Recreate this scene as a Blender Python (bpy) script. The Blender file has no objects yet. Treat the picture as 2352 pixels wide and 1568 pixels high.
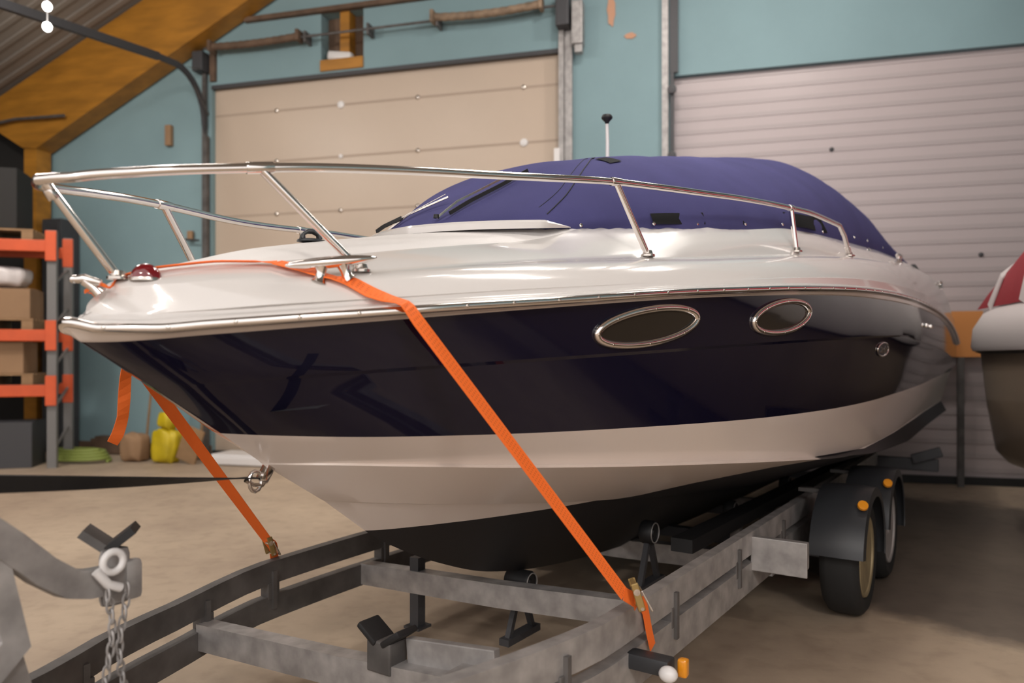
import bpy, bmesh, math, random
from mathutils import Vector, Matrix
import numpy as np
random.seed(7)
PI = math.pi
C = bpy.context.scene.collection

# ------------------------------------------------------------------ camera
scn = bpy.context.scene
cd = bpy.data.cameras.new('camera'); cam = bpy.data.objects.new('camera', cd); C.objects.link(cam)
cam.location = (0, 0, 1.33); cam.rotation_euler = (PI/2, 0, 0)
cd.sensor_width = 36; cd.lens = 36*1750/2352; cd.shift_y = (820-784)/2352
cd.clip_start = .05; cd.clip_end = 100
cd.dof.use_dof = True; cd.dof.focus_distance = 2.75; cd.dof.aperture_fstop = 1.8
scn.camera = cam
# ------------------------------------------------------------------ world, exposure
scn.view_settings.view_transform = 'Standard'; scn.view_settings.look = 'None'
scn.view_settings.exposure = 0.0; scn.view_settings.gamma = 1; scn.view_settings.use_curve_mapping = False
w = bpy.data.worlds.new('world'); scn.world = w; w.use_nodes = True
w.node_tree.nodes['Background'].inputs[0].default_value = (1.0, .95, .93, 1)
w.node_tree.nodes['Background'].inputs[1].default_value = 1.45
# ------------------------------------------------------------------ lamps of the hall (tube lamps under the roof; some added to brighten hull side and back wall)
LAMPS = [(1.0, 3.3, 4.9, 72), (1.6, -2.6, 4.4, 130), (2.6, 6.2, 5.9, 75), (-3.0, 5.9, 5.6, 80), (0.9, 6.3, 6.2, 60), (-2.4, -2.8, 4.4, 95), (-5.3, 6.5, 5.4, 150)]
def lamp_light(x, y, z, power):
    l = bpy.data.lights.new('tube_light', 'AREA'); l.shape = 'RECTANGLE'; l.size = 1.5; l.size_y = .22
    l.energy = power; l.color = (1.0, .93, .86)
    o = bpy.data.objects.new('tube_light', l); C.objects.link(o); o.location = (x, y, z-.062)
    o.rotation_euler = (0, 0, -.26)
    l.energy = power*.5
    q = bpy.data.lights.new('tube_glow', 'POINT'); q.energy = power*.9; q.color = l.color; q.shadow_soft_size = .12
    p = bpy.data.objects.new('tube_glow', q); C.objects.link(p); p.location = (x, y, z-.2)
    return o

# ------------------------------------------------------------------ materials
def mat(name, col, rough=.5, metal=0., coat=0., spec=.5, noise=0., nscale=8., bump=0., bscale=60., col2=None, stretch=None, emis=None, alpha=None):
    m = bpy.data.materials.new(name); m.use_nodes = True
    nt = m.node_tree; b = nt.nodes['Principled BSDF']
    b.inputs['Base Color'].default_value = (*col, 1); b.inputs['Roughness'].default_value = rough
    b.inputs['Metallic'].default_value = metal; b.inputs['Coat Weight'].default_value = coat
    b.inputs['Coat Roughness'].default_value = .03
    b.inputs['Specular IOR Level'].default_value = spec
    tc = nt.nodes.new('ShaderNodeTexCoord')
    src = tc.outputs['Object']
    if stretch:
        mp = nt.nodes.new('ShaderNodeMapping'); mp.inputs['Scale'].default_value = stretch
        nt.links.new(src, mp.inputs['Vector']); src = mp.outputs['Vector']
    if noise or col2:
        n = nt.nodes.new('ShaderNodeTexNoise'); n.inputs['Scale'].default_value = nscale; n.inputs['Detail'].default_value = 5
        nt.links.new(src, n.inputs['Vector'])
        r = nt.nodes.new('ShaderNodeValToRGB'); r.color_ramp.elements[0].position = .33; r.color_ramp.elements[1].position = .68
        c2 = col2 if col2 else tuple(max(0, c*(1-noise)) for c in col)
        r.color_ramp.elements[0].color = (*c2, 1); r.color_ramp.elements[1].color = (*col, 1)
        nt.links.new(n.outputs['Fac'], r.inputs['Fac']); nt.links.new(r.outputs['Color'], b.inputs['Base Color'])
    if bump:
        n2 = nt.nodes.new('ShaderNodeTexNoise'); n2.inputs['Scale'].default_value = bscale; n2.inputs['Detail'].default_value = 3
        nt.links.new(tc.outputs['Object'], n2.inputs['Vector'])
        bp = nt.nodes.new('ShaderNodeBump'); bp.inputs['Strength'].default_value = bump; bp.inputs['Distance'].default_value = .004
        nt.links.new(n2.outputs['Fac'], bp.inputs['Height']); nt.links.new(bp.outputs['Normal'], b.inputs['Normal'])
    if emis:
        b.inputs['Emission Color'].default_value = (*emis[0], 1); b.inputs['Emission Strength'].default_value = emis[1]
    if alpha: b.inputs['Transmission Weight'].default_value = alpha
    return m
def srgb(r, g, b):
    f = lambda c: (c/255/12.92) if c/255 <= .04045 else ((c/255+.055)/1.055)**2.4
    return (f(r), f(g), f(b))
M = {}
M['gel'] = mat('white_gelcoat', (.72, .69, .665), .16, coat=.6, bump=.03, bscale=180)
M['nonskid'] = mat('white_nonskid', (.74, .71, .69), .42, bump=.35, bscale=420)
M['cream'] = mat('cream_gelcoat', (.76, .67, .61), .22, coat=.4, noise=.03, nscale=5)
M['navy'] = mat('navy_gelcoat', (.006, .005, .016), .06, spec=.42)
M['chrome'] = mat('polished_steel', (.80, .76, .73), .11, 1.0)
M['chrome2'] = mat('stained_steel', (.72, .66, .60), .24, 1.0, noise=.25, nscale=60)
M['canvas'] = mat('navy_canvas', (.078, .076, .21), .92, spec=.15, noise=.16, nscale=3.2, bump=.5, bscale=900)
M['canvas_patch'] = mat('black_webbing', (.02, .022, .024), .8, bump=.4, bscale=500)
M['black'] = mat('black_rubber', (.012, .012, .013), .55)
M['antifoul_dummy'] = mat('black_plastic', (.03, .032, .036), .38)
M['galv'] = mat('galvanised_steel', (.46, .44, .43), .5, .4, noise=.35, nscale=14)
M['galv_d'] = mat('shaded_galvanised_steel', (.15, .14, .135), .6, .3, noise=.4, nscale=9)
M['strap'] = mat('orange_webbing', (1.0, .19, .03), .62, spec=.3, bump=.3, bscale=700)
M['stitch'] = mat('dark_stitching', (.35, .06, .02), .8)
M['redlens'] = mat('red_lens', (.16, .004, .008), .06, coat=1.0)
M['tint'] = mat('smoked_glass', (.022, .018, .014), .12, coat=.3)
M['teal'] = mat('teal_wall_paint', srgb(132, 160, 166), .75, noise=.12, nscale=.8)
M['teal_seam'] = mat('grey_teal_board', srgb(112, 128, 134), .8, noise=.15, nscale=1)
M['doorL'] = mat('beige_door_panel', srgb(194, 176, 158), .42, noise=.07, nscale=.7)
M['doorR'] = mat('pale_door_panel', srgb(184, 172, 172), .38, noise=.06, nscale=.6)
M['seam'] = mat('door_seam', srgb(170, 152, 136), .6)
M['seamR'] = mat('door_rib', srgb(172, 161, 161), .45)
M['glulam'] = mat('orange_timber', (.46, .20, .022), .5, noise=.35, nscale=1.2, stretch=(1, 4, 8))
M['wood'] = mat('plain_timber', (.33, .20, .10), .75, noise=.3, nscale=5)
M['plank'] = mat('brown_board', (.16, .10, .065), .8, noise=.4, nscale=6)
M['ceil'] = mat('grey_roof_sheet', (.26, .23, .20), .8, noise=.2, nscale=1)
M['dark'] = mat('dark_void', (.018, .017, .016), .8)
M['darkgrey'] = mat('dark_grey_metal', (.05, .05, .055), .55)
M['rack_o'] = mat('orange_rack_paint', (.68, .10, .025), .5, noise=.15, nscale=5)
M['rack_g'] = mat('grey_rack_paint', (.17, .165, .16), .5)
M['card'] = mat('cardboard', (.33, .20, .11), .85, noise=.15, nscale=3)
M['yellow'] = mat('yellow_plastic_sack', (.62, .47, .01), .45, noise=.3, nscale=6)
M['green'] = mat('green_hose', (.22, .27, .06), .6)
M['white'] = mat('white_plastic', (.75, .73, .72), .35)
M['amber'] = mat('amber_lens', (.75, .28, .01), .2, coat=.5)
M['brass'] = mat('yellow_zinc', (.35, .24, .09), .45, .6)
M['tyre'] = mat('tyre_rubber', (.014, .014, .014), .8)
M['rimy'] = mat('yellowed_wheel_rim', (.42, .34, .20), .5, .3, noise=.3, nscale=10)
M['rimw'] = mat('pale_wheel_rim', (.50, .47, .46), .5, .3, noise=.2, nscale=10)
M['bulb'] = mat('lit_bulb', (1, 1, 1), .3, emis=((1, .97, .93), 4.0))
M['red'] = mat('red_canvas', (.30, .012, .022), .6, noise=.1, nscale=3)
M['hull2'] = mat('beige_hull_side', (.33, .255, .185), .28, coat=.4, noise=.25, nscale=1.5)
M['white2'] = mat('white_deck_moulding', (.66, .61, .60), .3)
M['rust'] = mat('bare_orange_patch', srgb(190, 145, 118), .8)
M['net'] = mat('sandy_wrap', (.34, .24, .16), .7, noise=.5, nscale=9)
M['netd'] = mat('dark_spring_steel', (.08, .065, .05), .6, .3)

def floor_material():
    m = bpy.data.materials.new('concrete_floor'); m.use_nodes = True; nt = m.node_tree; b = nt.nodes['Principled BSDF']
    tc = nt.nodes.new('ShaderNodeTexCoord')
    n = nt.nodes.new('ShaderNodeTexNoise'); n.inputs['Scale'].default_value = .7; n.inputs['Detail'].default_value = 8; n.inputs['Roughness'].default_value = .62
    r = nt.nodes.new('ShaderNodeValToRGB'); e = r.color_ramp.elements
    e[0].position = .33; e[0].color = (.33, .25, .185, 1); e[1].position = .66; e[1].color = (.52, .41, .30, 1)
    n2 = nt.nodes.new('ShaderNodeTexNoise'); n2.inputs['Scale'].default_value = 9; n2.inputs['Detail'].default_value = 6
    r2 = nt.nodes.new('ShaderNodeValToRGB'); r2.color_ramp.elements[0].position = .32; r2.color_ramp.elements[0].color = (.88, .87, .86, 1); r2.color_ramp.elements[1].position = .5; r2.color_ramp.elements[1].color = (1, 1, 1, 1)
    mx = nt.nodes.new('ShaderNodeMix'); mx.data_type = 'RGBA'; mx.blend_type = 'MULTIPLY'; mx.inputs['Factor'].default_value = 1
    nt.links.new(tc.outputs['Object'], n.inputs['Vector']); nt.links.new(tc.outputs['Object'], n2.inputs['Vector'])
    nt.links.new(n.outputs['Fac'], r.inputs['Fac']); nt.links.new(n2.outputs['Fac'], r2.inputs['Fac'])
    nt.links.new(r.outputs['Color'], mx.inputs['A']); nt.links.new(r2.outputs['Color'], mx.inputs['B'])
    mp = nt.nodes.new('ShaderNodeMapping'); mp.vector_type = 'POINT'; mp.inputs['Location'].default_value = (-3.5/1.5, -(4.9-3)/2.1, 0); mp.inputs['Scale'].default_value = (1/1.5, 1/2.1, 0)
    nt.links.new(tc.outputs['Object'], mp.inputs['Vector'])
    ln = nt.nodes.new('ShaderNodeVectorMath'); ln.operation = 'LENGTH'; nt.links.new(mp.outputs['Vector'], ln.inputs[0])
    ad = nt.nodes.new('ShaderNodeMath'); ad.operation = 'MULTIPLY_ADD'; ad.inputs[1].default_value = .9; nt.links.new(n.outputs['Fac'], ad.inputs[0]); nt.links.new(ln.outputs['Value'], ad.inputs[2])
    r3 = nt.nodes.new('ShaderNodeValToRGB'); r3.color_ramp.elements[0].position = .9; r3.color_ramp.elements[0].color = (.36, .37, .40, 1); r3.color_ramp.elements[1].position = 1.0; r3.color_ramp.elements[1].color = (1, 1, 1, 1)  # soft ellipse: the beige boat's shadow painted into the floor colour
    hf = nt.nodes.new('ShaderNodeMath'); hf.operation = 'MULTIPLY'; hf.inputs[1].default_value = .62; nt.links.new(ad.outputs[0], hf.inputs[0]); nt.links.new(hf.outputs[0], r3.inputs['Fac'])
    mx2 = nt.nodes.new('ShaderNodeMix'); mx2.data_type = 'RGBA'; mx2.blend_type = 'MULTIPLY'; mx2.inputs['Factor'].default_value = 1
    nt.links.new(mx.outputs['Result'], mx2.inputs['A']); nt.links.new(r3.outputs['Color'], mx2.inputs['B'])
    nt.links.new(mx2.outputs['Result'], b.inputs['Base Color']); b.inputs['Roughness'].default_value = .6
    bp = nt.nodes.new('ShaderNodeBump'); bp.inputs['Strength'].default_value = .3; bp.inputs['Distance'].default_value = .01
    nt.links.new(n2.outputs['Fac'], bp.inputs['Height']); nt.links.new(bp.outputs['Normal'], b.inputs['Normal'])
    return m
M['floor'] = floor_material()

# ------------------------------------------------------------------ helpers
def obj(name, me, m=None, parent=None, smooth=None, loc=None):
    if isinstance(me, bmesh.types.BMesh):
        bm = me; me = bpy.data.meshes.new(name); bm.normal_update(); bm.to_mesh(me); bm.free()
    o = bpy.data.objects.new(name, me); C.objects.link(o)
    if m is not None:
        for k in (m if isinstance(m, (list, tuple)) else [m]): me.materials.append(k)
    if smooth is not None:
        me.polygons.foreach_set('use_smooth', [True]*len(me.polygons))
        me.set_sharp_from_angle(angle=math.radians(smooth))
    if parent is not None: o.parent = parent
    if loc is not None: o.location = loc
    return o
def empty(name, loc, rz=0.):
    o = bpy.data.objects.new(name, None); C.objects.link(o); o.location = loc; o.rotation_euler = (0, 0, rz); o.empty_display_size = .1
    return o
def tag(o, label, cat, group=None, kind=None):
    o['label'] = label; o['category'] = cat
    if group: o['group'] = group
    if kind: o['kind'] = kind
    return o
def struct(o): o['kind'] = 'structure'; return o
def box(bm, c, size, rot=None, bevel=0., mi=0):
    r = bmesh.ops.create_cube(bm, size=1.0)
    mx = Matrix.Translation(Vector(c)) @ (rot if rot is not None else Matrix.Identity(4)) @ Matrix.Diagonal((*size, 1))
    bmesh.ops.transform(bm, matrix=mx, verts=r['verts'])
    if bevel:
        ed = list({e for v in r['verts'] for e in v.link_edges})
        q = bmesh.ops.bevel(bm, geom=ed, offset=bevel, segments=2, affect='EDGES', profile=.6)
        fs = q['faces']
    if mi:
        for v in r['verts']:
            if v.is_valid:
                for f in v.link_faces: f.material_index = mi
    return r
def frames(pts):
    P = [Vector(p) for p in pts]; T = []
    for i in range(len(P)):
        a = P[max(0, i-1)]; b = P[min(len(P)-1, i+1)]; T.append((b-a).normalized())
    u = Vector((0, 0, 1))
    if abs(T[0].dot(u)) > .9: u = Vector((1, 0, 0))
    N = []
    for t in T:
        n = (u - t*u.dot(t)).normalized(); N.append(n); u = n
    return P, T, N
def tube(bm, pts, r, n=12, cap=True, closed=False):
    P, T, N = frames(pts); rings = []
    for i, (p, t, nn) in enumerate(zip(P, T, N)):
        rr = r[i] if isinstance(r, (list, tuple)) else r
        b = t.cross(nn)
        rings.append([bm.verts.new(p + nn*math.cos(2*PI*k/n)*rr + b*math.sin(2*PI*k/n)*rr) for k in range(n)])
    m = len(rings)
    for i in range(m if closed else m-1):
        for k in range(n):
            bm.faces.new((rings[i][k], rings[i][(k+1) % n], rings[(i+1) % m][(k+1) % n], rings[(i+1) % m][k]))
    if cap and not closed:
        bm.faces.new(rings[0][::-1]); bm.faces.new(rings[-1])
def ribbon(bm, pts, wdir, width, thick=.003):
    """flat band through pts; wdir = list of across directions"""
    P, T, _ = frames(pts); rings = []
    for p, t, wd in zip(P, T, wdir):
        wv = Vector(wd); wv = (wv - t*wv.dot(t)).normalized(); nn = t.cross(wv)
        rings.append([bm.verts.new(p + wv*a*width/2 + nn*c*thick/2) for a, c in ((-1, -1), (1, -1), (1, 1), (-1, 1))])
    for i in range(len(rings)-1):
        for k in range(4):
            bm.faces.new((rings[i][k], rings[i][(k+1) % 4], rings[i+1][(k+1) % 4], rings[i+1][k]))
    bm.faces.new(rings[0][::-1]); bm.faces.new(rings[-1])
def beam_sweep(bm, pts, hw, hh, up=(0, 0, 1)):
    """rectangular section bar through pts"""
    P, T, _ = frames(pts); rings = []; up = Vector(up)
    for p, t in zip(P, T):
        side = t.cross(up).normalized(); u = side.cross(t).normalized()
        rings.append([bm.verts.new(p + side*a*hw + u*c*hh) for a, c in ((-1, -1), (1, -1), (1, 1), (-1, 1))])
    for i in range(len(rings)-1):
        for k in range(4):
            bm.faces.new((rings[i][k], rings[i][(k+1) % 4], rings[i+1][(k+1) % 4], rings[i+1][k]))
    bm.faces.new(rings[0][::-1]); bm.faces.new(rings[-1])
def lathe(bm, prof, n=32, mx=None):
    """prof: list of (r, z); revolve about z"""
    rings = []
    for r, z in prof:
        rings.append([bm.verts.new((r*math.cos(2*PI*k/n), r*math.sin(2*PI*k/n), z)) for k in range(n)])
    for i in range(len(rings)-1):
        for k in range(n):
            bm.faces.new((rings[i][k], rings[i][(k+1) % n], rings[i+1][(k+1) % n], rings[i+1][k]))
    if prof[0][0] > 1e-5: bm.faces.new(rings[0][::-1])
    if prof[-1][0] > 1e-5: bm.faces.new(rings[-1])
    vs = [v for r in rings for v in r]
    if mx is not None: bmesh.ops.transform(bm, matrix=mx, verts=vs)
    bmesh.ops.remove_doubles(bm, verts=vs, dist=1e-5)
def loft(bm, rows, mis=None, closed=False):
    V = [[bm.verts.new(p) for p in r] for r in rows]
    for i in range(len(V)-1):
        for j in range(len(V[i])-1):
            try:
                f = bm.faces.new((V[i][j], V[i][j+1], V[i+1][j+1], V[i+1][j]))
                if mis: f.material_index = mis[i]
            except ValueError: pass
    return V
def pchip(xs, ys):
    xs = np.array(xs, float); ys = np.array(ys, float); h = np.diff(xs); d = np.diff(ys)/h
    m = np.zeros(len(xs))
    for k in range(1, len(xs)-1):
        if d[k-1]*d[k] > 0:
            w1 = 2*h[k]+h[k-1]; w2 = h[k]+2*h[k-1]; m[k] = (w1+w2)/(w1/d[k-1]+w2/d[k])
    m[0] = d[0]; m[-1] = d[-1]
    def f(x):
        x = float(x); i = int(np.clip(np.searchsorted(xs, x)-1, 0, len(h)-1)); t = (x-xs[i])/h[i]; t = min(max(t, 0), 1)
        return float((2*t**3-3*t**2+1)*ys[i]+(t**3-2*t**2+t)*h[i]*m[i]+(-2*t**3+3*t**2)*ys[i+1]+(t**3-t**2)*h[i]*m[i+1])
    return f
def rotz(a): return Matrix.Rotation(a, 4, 'Z')
def roty(a): return Matrix.Rotation(a, 4, 'Y')
def rotx(a): return Matrix.Rotation(a, 4, 'X')
def align(d):
    """rotation taking +z to direction d"""
    return Vector(d).normalized().to_track_quat('Z', 'Y').to_matrix().to_4x4()

# boat frame: s metres aft of the bow tip, b metres to port, z height above the floor
TH = math.atan((2360-1176)/1750)
AX = Vector((math.sin(TH), math.cos(TH), 0)); NX = Vector((math.cos(TH), -math.sin(TH), 0))
P0 = Vector((-1026/1750*1.8, 1.8, 0))
RZ = math.atan2(-AX.y, -AX.x)
SM = 3.4; ZB = .19
def W(s, b, z): return P0 + AX*s + NX*b + Vector((0, 0, z))
def L(s, b, z): return Vector((SM-s, b, z-ZB))        # boat local
def LT(s, b, z): return Vector((SM-s, b, z))           # trailer local
# gable wall frame
WU = Vector((1, -.27, 0)).normalized(); WN = Vector((-.27, -1, 0)).normalized(); W0 = Vector((0, 9.2, 0))
WRZ = math.atan2(WU.y, WU.x)
def G(t, d, z): return W0 + WU*t + WN*d + Vector((0, 0, z))

# ================================================================== ROOM
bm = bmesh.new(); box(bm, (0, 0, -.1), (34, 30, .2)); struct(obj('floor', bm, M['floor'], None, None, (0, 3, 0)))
def wall_piece(bm, t0, t1, z0, z1, d0=-.25, d1=0.):
    c = G((t0+t1)/2, (d0+d1)/2, (z0+z1)/2); box(bm, c, (t1-t0, abs(d1-d0), z1-z0), rotz(WRZ))
DL0, DL1, DLH = -4.2, .61, 4.99
DR0, DR1, DRH = 1.90, 6.4, 4.54
NI0, NI1, NZ0, NZ1 = -2.56, -1.96, 5.07, 5.78     # unlined bay above the left door
TOP = 9.6
bm = bmesh.new()
wall_piece(bm, -7.1, DL0, 0, TOP); wall_piece(bm, DL0, NI0, DLH, TOP); wall_piece(bm, NI1, DL1, DLH, TOP)
wall_piece(bm, NI0, NI1, NZ1, TOP); wall_piece(bm, NI0, NI1, DLH, NZ0)
wall_piece(bm, DL1, DR0, 0, TOP); wall_piece(bm, DR0, DR1, DRH, TOP); wall_piece(bm, DR1, 10, 0, TOP)
struct(obj('wall_back', bm, M['teal']))
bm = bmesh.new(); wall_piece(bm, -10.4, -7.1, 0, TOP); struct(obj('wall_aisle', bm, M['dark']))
bm = bmesh.new(); wall_piece(bm, NI0-.05, NI1+.05, NZ0-.05, NZ1+.05, -.27, -.2); struct(obj('trim_5', bm, M['plank']))
# side wall on the left, running towards the camera
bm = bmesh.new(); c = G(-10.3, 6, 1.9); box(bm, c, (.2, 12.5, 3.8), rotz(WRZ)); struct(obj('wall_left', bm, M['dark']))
bm = bmesh.new(); box(bm, G(8.4, 5, 3.2), (.2, 11, 6.6), rotz(WRZ)); struct(obj('wall_right', bm, M['teal']))
# roof: two slopes parallel to the ridge
def roof_z(t): return 5.03+.44*(t+7.6) if t < 1.6 else 5.03+.44*9.2-.44*(t-1.6)
bm = bmesh.new()
for t0, t1 in ((-10.6, 1.6), (1.6, 10.4)):
    a = [G(t0, -.4, roof_z(t0)+.0), G(t1, -.4, roof_z(t1)), G(t1, 12, roof_z(t1)), G(t0, 12, roof_z(t0))]
    lo = [bm.verts.new(p) for p in a]; hi = [bm.verts.new(p+Vector((0, 0, .15))) for p in a]
    bm.faces.new(lo[::-1]); bm.faces.new(hi)
    for k in range(4): bm.faces.new((lo[k], lo[(k+1) % 4], hi[(k+1) % 4], hi[k]))
# corrugation ribs along the slope
for k in range(44):
    d = .25*k+.2
    for t0, t1 in ((-10.2, 1.5),):
        beam_sweep(bm, [G(t0, d, roof_z(t0)-.012), G(t1, d, roof_z(t1)-.012)], .035, .014)
struct(obj('ceiling', bm, M['ceil']))

# glulam rafter and its post: part of the building frame
bm = bmesh.new()
ra = empty('rafter', G(-6.94, .18, 0)); 
tag(ra, 'orange glued timber portal rafter rising to the right under the grey roof', 'beam')
def rel(root, p): return root.matrix_basis.inverted() @ Vector(p)
def prism(bm, poly, d0, d1, root):
    A_ = [bm.verts.new(rel(root, G(t, d0, z))) for t, z in poly]; B_ = [bm.verts.new(rel(root, G(t, d1, z))) for t, z in poly]
    bm.faces.new(A_); bm.faces.new(B_[::-1]); n = len(poly)
    for k in range(n): bm.faces.new((A_[k], B_[k], B_[(k+1) % n], A_[(k+1) % n]))
poly = [(-6.83, 4.25), (-3.36, 5.95), (1.6, 8.35), (1.6, 8.95), (-4.75, 6.24), (-7.6, 4.97), (-7.75, 4.85), (-7.7, 4.66), (-7.06, 4.28)]
prism(bm, poly, .04, .32, ra); obj('timber_beam', bm, M['glulam'], ra)
bm = bmesh.new(); prism(bm, [(-7.05, 0), (-6.83, 0), (-6.83, 4.27), (-7.05, 4.27)], .06, .30, ra); obj('post', bm, M['glulam'], ra)

# ------------------------------------------------------------------ overhead doors
def overhead_door(name, t0, t1, h, face, seamm, seams, rib=0):
    root = struct(empty(name, G((t0+t1)/2, 0, 0), WRZ)); w_ = t1-t0
    bm = bmesh.new(); edges = [0.0]+seams+[h]
    for a, b in zip(edges[:-1], edges[1:]):
        box(bm, (0, .10, (a+b)/2), (w_+.02, .05, b-a-.012), bevel=.006)
    if rib:
        z = rib
        while z < h:
            box(bm, (0, .072, z), (w_, .006, .05), mi=1); z += rib
    for z in seams: box(bm, (0, .082, z), (w_, .02, .03), mi=1)
    obj('door_leaf', bm, [face, seamm], root)
    return root
d1 = overhead_door('door_1', DL0, DL1, DLH, M['doorL'], M['seam'], [.55, 1.22, 1.89, 2.56, 3.23, 3.93, 4.60])
d2 = overhead_door('door_2', DR0, DR1, DRH, M['doorR'], M['seamR'], [.6, 1.2, 1.8, 2.4, 3.0, 3.6, 4.2], rib=.15)
bm = bmesh.new(); box(bm, (0, .02, DLH-.02), (DL1-DL0, .06, .05)); obj('head_seal', bm, M['darkgrey'], d1)
bm = bmesh.new(); box(bm, (0, .03, DLH+.0-4.98+.03), (DL1-DL0, .05, .06)); obj('bottom_seal', bm, M['black'], d1)
bm = bmesh.new(); box(bm, (0, .03, .04), (DR1-DR0, .06, .08)); obj('bottom_seal', bm, M['black'], d2)
# round steel hinges on the door seams; the white ones carry a painted flash glint
def hinge(root, t, z, m, r=.03):
    bm = bmesh.new(); lathe(bm, [(0, 0), (r, 0), (r*.9, .012), (r*.4, .02), (0, .022)], 16, Matrix.Translation((t, .07, z)) @ rotx(PI/2)); obj('hinge', bm, m, root, 30)
tm = (DL0+DL1)/2; hw = (DL1-DL0)/2
for z in (4.60, 3.93, 3.23, 2.56):
    for k, tt in enumerate((-hw+.95, -.52, .55, hw-.48)):
        hinge(d1, tt, z, M['bulbless'] if False else M['white'] if (round(z, 2), k) in ((4.60, 1), (3.93, 3), (3.93, 1)) else M['chrome2'], .05 if (round(z, 2), k) in ((4.60, 1), (3.93, 3)) else .03)
for z, tt in ((3.6, .55-1.1), (2.4, .9), (3.0, -1.0)):
    hinge(d2, tt, z, M['darkgrey'], .025)
# skirting strips between the doors
bm = bmesh.new(); wall_piece(bm, -7.0, DL0, 0, .14, 0, .02); struct(obj('baseboard_back', bm, M['plank']))
# thin timber rail across the wall above the door
bm = bmesh.new(); wall_piece(bm, -3.66, .8, 5.77, 5.83, 0, .07); struct(obj('trim_1', bm, M['plank']))
bm = bmesh.new(); wall_piece(bm, DL0-.0, DL0+.08, 5.04, 5.48, 0, .05); struct(obj('trim_2', bm, M['plank']))
# stud and ledge in the unlined bay
bm = bmesh.new(); wall_piece(bm, -2.30, -2.17, NZ0+.06, NZ1, -.2, -.02); struct(obj('trim_3', bm, M['glulam']))
bm = bmesh.new(); wall_piece(bm, NI0, NI1, NZ0-.05, NZ0+.09, -.2, .03); struct(obj('trim_4', bm, M['glulam']))
# scrap of pale insulation on the ledge
bm = bmesh.new(); box(bm, G(-2.32, -.08, NZ0+.15), (.34, .14, .12), rotz(WRZ) @ roty(.15), bevel=.04)
tag(obj('insulation_scrap', bm, M['white'], None, 60), 'pale lump of insulation on the orange ledge above the beige door', 'insulation')

# ------------------------------------------------------------------ door gear
gear = empty('door_track', G(-4.25, 0, 0), WRZ)
tag(gear, 'grey steel door track left of the beige door, curving back under the roof', 'door track', 'overhead door tracks')
Gi = lambda root, t, d, z: rel(root, G(t, d, z))
bpy.context.view_layer.update()
def Groot(root):
    mi_ = (Matrix.Translation(root.location) @ Matrix.Rotation(root.rotation_euler[2], 4, 'Z')).inverted()
    return lambda t, d, z: mi_ @ G(t, d, z)
g = Groot(gear)
bm = bmesh.new(); beam_sweep(bm, [g(-4.25, .06, 0), g(-4.25, .06, 4.3)], .035, .03, (0, 1, 0)); beam_sweep(bm, [g(-4.29, .03, 0), g(-4.29, .03, 5.3)], .03, .02, (0, 1, 0))
obj('upright_channel', bm, M['galv_d'], gear)
arc = [g(-4.27, .06, 4.3)]
for k in range(9):
    a = k/8*PI/2; arc.append(g(-4.27, .06+.55*(1-math.cos(a)), 4.45+.62*math.sin(a)))
arc += [g(-4.30, .9, 5.06), g(-4.33, 3.2, 4.74), g(-4.34, 4.2, 4.6)]
bm = bmesh.new(); beam_sweep(bm, arc[:-2], .022, .035); beam_sweep(bm, arc[-3:], .03, .045); obj('curved_rail', bm, M['darkgrey'], gear)
bm = bmesh.new(); beam_sweep(bm, [g(-4.25, .02, 5.2), g(-4.27, .45, 5.1), g(-4.25, .02, 4.6)], .015, .015); obj('brace', bm, M['galv_d'], gear)
bm = bmesh.new(); box(bm, g(-4.30, .10, 5.28), (.16, .16, .26), bevel=.01); obj('bearing_plate', bm, M['darkgrey'], gear)
gr2 = empty('door_track', G(.66, 0, 0), WRZ)
tag(gr2, 'grey steel door track right of the beige door, with a box opener on top', 'door track', 'overhead door tracks')
g = Groot(gr2)
bm = bmesh.new(); beam_sweep(bm, [g(.62, .06, 0), g(.62, .06, 5.6)], .03, .03, (0, 1, 0)); beam_sweep(bm, [g(.70, .03, 0), g(.70, .03, 5.6)], .045, .02, (0, 1, 0)); obj('upright_channel', bm, M['galv'], gr2)
bm = bmesh.new(); box(bm, g(.66, .14, 5.38), (.16, .2, .42), bevel=.02); obj('gear_housing', bm, M['darkgrey'], gr2)
bm = bmesh.new(); box(bm, g(.83, .13, 5.2), (.13, .16, .5), bevel=.015); box(bm, g(.84, .13, 4.93), (.09, .1, .14), bevel=.01); obj('opener_motor', bm, M['galv'], gr2)
bm = bmesh.new(); box(bm, g(.68, .16, 5.72), (.07, .1, .22), bevel=.01); obj('release_handle', bm, M['red'], gr2)
for z_ in (2.98, 3.62):
    bm = bmesh.new(); box(bm, g(.57, .085, z_), (.07, .03, .34), bevel=.01); obj('reflector_strip', bm, M['white'], gr2)
gr3 = empty('door_track', G(1.86, 0, 0), WRZ)
tag(gr3, 'dark vertical door track on the left edge of the pale ribbed door', 'door track', 'overhead door tracks')
g = Groot(gr3)
bm = bmesh.new(); beam_sweep(bm, [g(1.82, .04, 0), g(1.82, .04, 6.4)], .035, .03, (0, 1, 0)); obj('upright_channel', bm, M['galv'], gr3)
bm = bmesh.new(); beam_sweep(bm, [g(1.90, .07, 0), g(1.90, .07, 4.55)], .02, .03, (0, 1, 0)); beam_sweep(bm, [g(1.92, .07, 4.55), g(1.92, .07, 6.4)], .045, .02, (0, 1, 0)); obj('seal_strip', bm, M['darkgrey'], gr3)
for z in (4.35, 3.6, 2.9):
    bm = bmesh.new(); lathe(bm, [(0, 0), (.05, 0), (.05, .04), (0, .05)], 16, Matrix.Translation(g(1.90, .1, z)) @ rotx(PI/2)); obj('roller', bm, M['darkgrey'], gr3, 30)
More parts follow.
